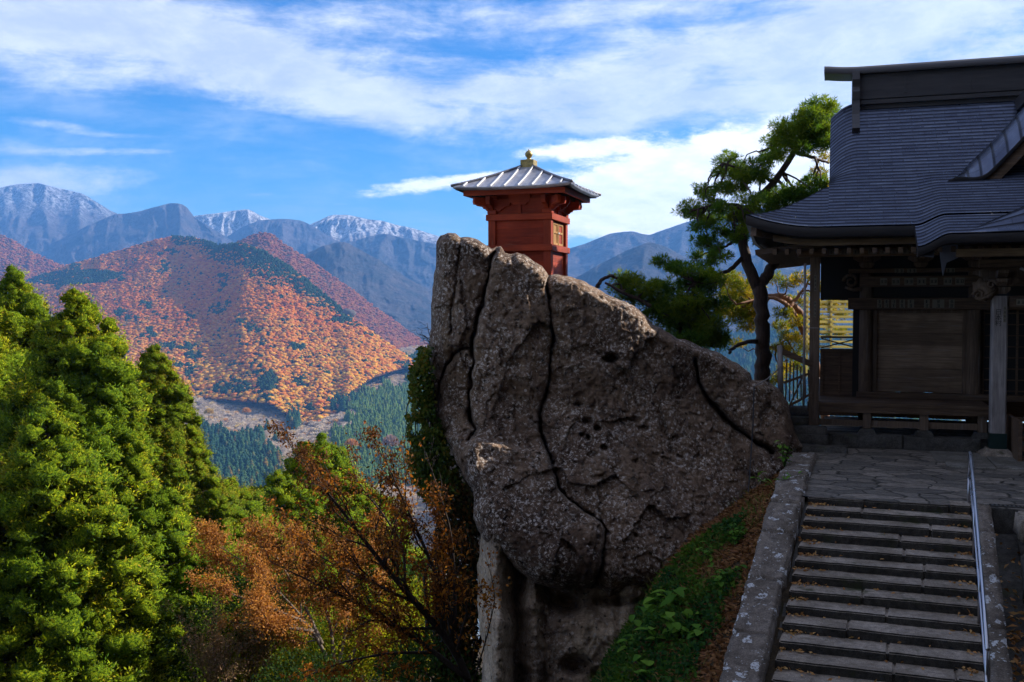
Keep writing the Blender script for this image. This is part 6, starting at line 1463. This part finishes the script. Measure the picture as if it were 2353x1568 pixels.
pine('low deep green pine spreading behind the crest of the boulder',
     [([(1620,850,25.2),(1590,790,25),(1550,740,24.8),(1490,700,24.6),(1430,672,24.5),(1390,650,24.4)], .10, .03), ([(1372,660,24),(1385,642,24),(1402,632,24),(1418,640,24)], .05, .03), ([(1560,745,24.8),(1580,690,24.6),(1600,650,24.5)], .06, .02)],
     [(1430,638,18,12),(1452,650,22,13),(1425,662,20,11),(1480,662,26,14),(1455,682,26,14),(1505,682,30,16),(1530,660,26,12),(1545,700,36,18),(1500,712,26,14),(1580,690,34,17),(1612,665,28,13),(1570,725,40,18),(1610,715,34,18),(1535,735,30,15),(1600,755,36,17),(1640,745,26,16),(1630,780,34,14),(1590,780,34,12),(1560,765,26,12),(1650,700,24,12),(1518,600,18,6),(1545,612,22,8),(1575,622,26,10),(1610,632,28,11),(1640,645,26,10),(1590,650,26,10),(1645,775,22,14),(1655,790,16,10)],
     24.7, 52, (1620,860,25.2), M_needle, M_pbark, 1.25, .7)
pine('sunlit golden pine glowing behind the forked trunk',
     [([(1900,980,33.0),(1880,850,33.0),(1850,760,33.0),(1815,705,32.6),(1780,680,32.0),(1730,690,31.6),(1690,700,31.2)], .16, .03), ([(1850,760,33.0),(1840,720,33.0),(1800,680,32.6),(1765,682,32.2)], .12, .09), ([(1815,705,32.6),(1850,660,33.0),(1860,640,33.0)], .07, .03), ([(1850,770,33.0),(1810,780,32.5),(1775,800,32.2)], .05, .02)],
     [(1665,650,24,10),(1690,640,20,9),(1700,665,26,12),(1730,655,22,10),(1675,680,26,12),(1715,690,28,12),(1690,705,26,12),(1725,715,24,12),(1700,728,26,10),(1735,735,18,10),(1665,715,20,10),(1720,750,20,8),(1810,650,16,9),(1840,640,18,9),(1800,720,18,9),(1835,690,20,9),(1795,750,18,9),(1830,740,16,9),(1815,775,20,8),(1845,790,18,8),(1790,800,20,8),(1820,815,20,9),(1800,845,18,8),(1785,870,16,10),(1840,840,14,8),(1905,700,18,8),(1930,720,18,8),(1895,740,18,8),(1920,765,18,8),(1940,690,16,8),(1900,660,18,8),(1780,640,14,8),(1690,790,16,6),(1850,560,24,12),(1880,400,18,10),(1895,430,16,9),(1890,360,14,10)],
     32.5, 53, (1900,990,33), M_gold, M_pbark2, 1.0, 1.2)
# ------------------------------------------------------------------ small plants, fallen leaves, village, shading slope
def bank_pt(t, y, up=0.0):
    p = TL+np.multiply.outer(t, ex)+np.multiply.outer(y, ey); p[..., 2] = bank_z(t, y)+up; return p
r = np.random.default_rng(71)
M_litter = leafmat('dead_leaves', [(.10, .045, .02), (.20, .085, .035), (.30, .15, .06), (.15, .06, .03)], .15)
n = 24000; t = -.62-np.abs(r.normal(size=n))*1.35; y = r.uniform(-6.5, 4.2, n); k = (fbm(V3(t*1.1, y*1.1, 2), 3, .55, 72) > -.35+.22*(-t-2.2)) & (t > -4.5); t, y = t[k], y[k]
q = bank_pt(t, y, .015+.02*r.random(len(t))); d = r.normal(size=(len(t), 3))*[1, 1, .25]+0
V, F = blades(q, d, .10*r.uniform(.6, 1.2, len(t)), .038, r, .12); tag(npobj('leaf_litter', V, F, M_litter), 'brown dead leaves lying on the bank beside the kerb', 'leaf litter', None, 'stuff')
M_cover = leafmat('ground_cover_leaves', [(.012, .045, .014), (.024, .075, .016), (.045, .105, .016)], .3, [(.03, .085, .010), (.065, .13, .012), (.12, .15, .018)], 1.1)
n = 42000; t = r.uniform(-6, -.8, n); y = r.uniform(-7, 1.5, n); cl = fbm(V3(t*.8, y*.8, 5), 3, .55, 73)
k = (cl > -.45+.75*smooth01((t+1.45)/.8)+.42*smooth01((y+1.0)/1.8)); t, y, cl = t[k], y[k], cl[k]
q = bank_pt(t, y, .05+.22*r.random(len(t))*(cl+.5)); d = r.normal(size=(len(t), 3))*[1, 1, .5]+[0, 0, .15]
V, F = blades(q, d, .085*r.uniform(.5, 1.3, len(t)), .055, r, .12); tag(npobj('ground_cover', V, F, M_cover), 'low green ground cover spreading over the bank below the boulder', 'ground cover', None, 'stuff')
n = 9000; t = r.uniform(-5.5, -.7, n); y = r.uniform(-7, 3.5, n); cl = fbm(V3(t*1.3+9, y*1.3, 8), 3, .55, 74); k = cl > .02; t, y = t[k], y[k]
V, F = blades(bank_pt(t, y, 0), r.normal(size=(len(t), 3))*[.6, .6, .2]+[0, 0, .9], .24*r.uniform(.4, 1.3, len(t)), .012, r, .18)
tag(npobj('grass_tufts', V, F, leafmat('dry_grass', [(.05, .10, .015), (.10, .14, .02), (.26, .20, .08)], .3)), 'thin grass and dry stalks mixed into the bank', 'grass', None, 'stuff')
M_broad = leafmat('broad_green_leaves', [(.05, .13, .015), (.09, .19, .02), (.13, .23, .025)], .35)
def broad_leaf(nb, a, d, L, W, r):
    """a drooping oval leaf with a folded midrib"""
    d = unit(d); s = unit(np.cross(d, [0, 0, 1.])); u = np.cross(s, d); t = np.array([0, .25, .55, .82, 1.0]); w = np.array([.12, .9, 1., .6, .04])*W/2
    c = a+np.outer(t*L, d)-np.outer(t*t*L*.35, [0, 0, 1]); V = np.concatenate([c-np.outer(w, s)+np.outer(w*.3, u), c, c+np.outer(w, s)+np.outer(w*.3, u)])
    F = [[i, i+1, 5+i+1, 5+i] for i in range(4)]+[[5+i, 5+i+1, 10+i+1, 10+i] for i in range(4)]; nb.add(V, np.array(F))
def plant(px, py, size, nl, label, seed, leaf=.2, onrock=None):
    r = np.random.default_rng(seed); a, b_ = ray(px, py)
    if onrock is not None: p = np.array(onrock, float)
    else:
        Y = np.linspace(11, 22, 600); p3 = np.stack([a*Y, Y, CAMZ+b_*Y], -1); s = to_st(p3); i = np.argmax(p3[:, 2] < TL[2]+bank_z(s[:, 0], s[:, 1])); p = p3[i]
    root = tag(empty('leafy_plant', tuple(p)), label, 'plant', 'leafy plants on the bank'); st = NB(); lf = NB()
    for k in range(max(2, nl//5)):
        e = np.array([r.normal()*size*.5, r.normal()*size*.5, size*r.uniform(.6, 1.1)]); q = wander(np.array([0, 0, -.05]), e, 6, .3, r); st.tube(q, np.linspace(.008, .004, 6), 4)
        for j in range(5): z = q[r.integers(2, 6)]; broad_leaf(lf, z, np.array([r.normal(), r.normal(), r.uniform(-.1, .5)]), leaf*r.uniform(.6, 1.15), leaf*.62*r.uniform(.8, 1.1), r)
    st.build('stems', M_deep, root, True); lf.build('leaves', M_broad, root, True)
for a in ((1500, 1425, .34, 20, 'large-leaved plant below the middle of the boulder overhang', 81, .26), (1560, 1400, .36, 20, 'large-leaved plant right of the other one under the overhang', 82, .25), (1575, 1465, .34, 25, 'bright drooping broad-leaved plant in the middle of the bank', 83, .24), (1530, 1490, .3, 20, 'broad-leaved plant low on the bank left of the bright drooping one', 84, .22),
          (1640, 1370, .35, 25, 'leafy plant among the dead leaves halfway up the bank', 85, .16), (1672, 1340, .28, 20, 'small leafy plant above the others near the kerb', 86, .15), (1690, 1255, .35, 30, 'dense fine-leaved plant near the top of the bank beside the cable', 87, .11), (1640, 1300, .28, 20, 'sparse yellow-green plant against the foot of the boulder', 88, .11), (1450, 1500, .3, 20, 'leafy plant at the lower left of the bank', 89, .2), (1480, 1560, .3, 20, 'leafy plant at the bottom edge of the bank', 90, .18)):
    plant(*a)
plant(0, 0, .45, 30, 'small green plant growing from the crack at the right end of the boulder', 91, .13, G(1792, 1075, .0)+[0, -.35, .1])
plant(0, 0, .4, 30, 'drooping plant between the boulder and the top of the kerb', 92, .12, G(1800, 1110, .0)+[-.1, -.2, -.15])
# fallen leaves on the steps and in the gutter
M_fall = leafmat('fallen_leaves', [(.26, .11, .04), (.42, .20, .07), (.50, .30, .12), (.34, .14, .05)], .15)
n = 520; k = r.integers(0, NST-1, n); x = np.where(r.random(n) < .62, np.abs(r.normal(size=n))*.22+.02, np.where(r.random(n) < .6, ST_W-.05-np.abs(r.normal(size=n))*.12, r.uniform(0, ST_W, n))); y = -k*RUN-r.uniform(0, .30, n)*.6-.03-.10*r.random(n); k2 = k+1
x = x*(1-.004*k2*RUN)-SHEAR*k2*RUN; q = TL+np.outer(x, ex)+np.outer(-k2*RUN+RUN-.02-np.abs(r.normal(size=n))*.09, ey); q[:, 2] = -k2*RISE+.012+.012*r.random(n)
V, F = blades(q, r.normal(size=(n, 3))*[1, 1, .22], .085*r.uniform(.5, 1.1, n), .034, r, .15); nb = NB(); nb.add(V, F)
n = 900; x = ST_W+.30+r.random(n)*.36; y = -5+4.9*r.random(n)**1.6*1.0; kk = r.random(n) < np.clip(.12+(-y-1.6)*.35, .06, 1); x, y = x[kk], y[kk]; x = x+SHEAR*y; q = TL+np.outer(x, ex)+np.outer(y, ey); q[:, 2] = SLP*y-.34+.05*r.random(len(x))
V, F = blades(q, r.normal(size=(len(x), 3))*[1, 1, .3], .12*r.uniform(.5, 1.2, len(x)), .05, r, .15); nb.add(V, F)
tag(nb.build('fallen_leaves', M_fall), 'orange fallen leaves scattered on the steps and in the gutter', 'fallen leaves', None, 'stuff')
n = 30; tag
# village houses far below, glimpsed through the twigs
M_wallw, nt, b = newmat('white_wall'); b.inputs['Base Color'].default_value = (.72, .70, .68, 1)
M_win, nt, b = newmat('window_glass'); b.inputs['Base Color'].default_value = (.03, .04, .05, 1); b.inputs['Roughness'].default_value = .2
M_roofs = []
for nm, c in (('slate_roof', (.10, .11, .14)), ('red_roof', (.32, .05, .04)), ('white_roof', (.6, .6, .62))):
    m, nt, b = newmat(nm); b.inputs['Base Color'].default_value = c+(1,); b.inputs['Roughness'].default_value = .5; M_roofs.append(m)
for i, (px, py, w, rot, ri, lab) in enumerate(((938, 1078, 11, 20, 2, 'white-roofed house glimpsed beside the ivy far below'), (921, 1092, 9, 60, 1, 'red-roofed house glimpsed through the twigs far below'), (905, 1078, 10, -15, 0, 'slate-roofed house upper left of the village glimpse'), (948, 1108, 10, 35, 0, 'slate-roofed house nearest the boulder in the valley'), (915, 1118, 12, 5, 2, 'long pale-roofed building low in the village glimpse'), (880, 1100, 9, 75, 0, 'small slate-roofed house at the left of the village glimpse'), (935, 1135, 10, -30, 1, 'red-roofed house lowest in the village glimpse'))):
    t = (1480-py)/(1480-float(VAL.ytop(px))); p = VAL.ev(np.array([px]), np.array([t]))[0]; h = tag(empty('village_house', tuple(p), R_(rot)), lab, 'house', 'village houses in the valley')
    l, d, z = w, w*.7, w*.45; mb = MB(); mb.box(-l/2, l/2, -d/2, d/2, -2, z); mb.prism([(-d/2, z), (d/2, z), (0, z+d*.38)], 'x', -l/2, l/2); mb.build('wall', M_wallw, h)
    mb = MB(); e = .7
    for s in (-1, 1): mb.add([(-l/2-e, s*(d/2+e), z-e*.6), (l/2+e, s*(d/2+e), z-e*.6), (l/2+e, 0, z+d*.38+.15), (-l/2-e, 0, z+d*.38+.15), (-l/2-e, s*(d/2+e), z-e*.6+.3), (l/2+e, s*(d/2+e), z-e*.6+.3), (l/2+e, 0, z+d*.38+.45), (-l/2-e, 0, z+d*.38+.45)], [(0,3,2,1),(4,5,6,7),(0,1,5,4),(1,2,6,5),(2,3,7,6),(3,0,4,7)])
    mb.build('roof', M_roofs[ri], h)
    for k in range(3): mb = MB(); mb.box(-l*.36+k*l*.27, -l*.36+k*l*.27+l*.16, -d/2-.06, -d/2+.1, z*.35, z*.75); mb.build('window', M_win, h)
# unseen slopes added right of the steps and behind the viewpoint to block light
xs = np.linspace(13.5, 60, 50); ys = np.linspace(-30, 18.0, 50); X, Y = np.meshgrid(xs, ys, indexing='ij')
Zc = -3 + 30*smooth01((X-14-.42*np.maximum(0, Y-9))/11)*smooth01((18.2-Y)/4) + 1.6*fbm(V3(X/5, Y/5, 1), 4, .55, 95)
tag(npobj('added_shade_slope', np.stack([X, Y, Zc], -1).reshape(-1, 3), gridfaces(50, 50), M_soil, None, True), kind='structure')
xs = np.linspace(-26, 16, 30); ys = np.linspace(-45, -4, 40); X, Y = np.meshgrid(xs, ys, indexing='ij')
Zc = -4 + 34*smooth01((-Y-4)/13)*smooth01((X+26)/14) + 1.6*fbm(V3(X/5, Y/5, 3), 4, .55, 96)
tag(npobj('added_shade_slope', np.stack([X, Y, Zc], -1).reshape(-1, 3), gridfaces(30, 40), M_soil, None, True), kind='structure')
src = bpy.data.objects['cedar_tree']
for i, (x, y, z) in enumerate(((22.5, 17.6, -2), (24.5, 13.5, 3), (22.0, 8.0, 2), (22.6, 20.6, 0))):  # cedar copies added out of view to keep sun off steps and kerb
    c = src.copy(); COL.objects.link(c); c.location = (x, y, z); c['group'] = 'unseen cedars added right of the steps for shade'
    c['label'] = ('unseen cedar added for shade, before the right end of the temple hall', 'unseen cedar added for shade, furthest from the steps', 'unseen cedar added for shade beside the foot of the steps', 'unseen cedar added for shade behind the right end of the temple hall')[i]
    for ch_ in src.children: q = ch_.copy(); q.parent = c; COL.objects.link(q)
# ------------------------------------------------------------------ air
hz = MB(); hz.box(-7000, 7000, -60, 8400, -420, 900)
m = bpy.data.materials.new('haze'); m.use_nodes = True; nt = m.node_tree; nt.nodes.clear()
o = nd(nt, 'ShaderNodeOutputMaterial'); v = nd(nt, 'ShaderNodeVolumePrincipled')
v.inputs['Color'].default_value = (.16, .44, 1.0, 1); v.inputs['Density'].default_value = 0.95e-4; v.inputs['Anisotropy'].default_value = .1
lk(nt, v.outputs[0], o.inputs['Volume'])
hzo = hz.build('haze', m); tag(hzo, kind='stuff')
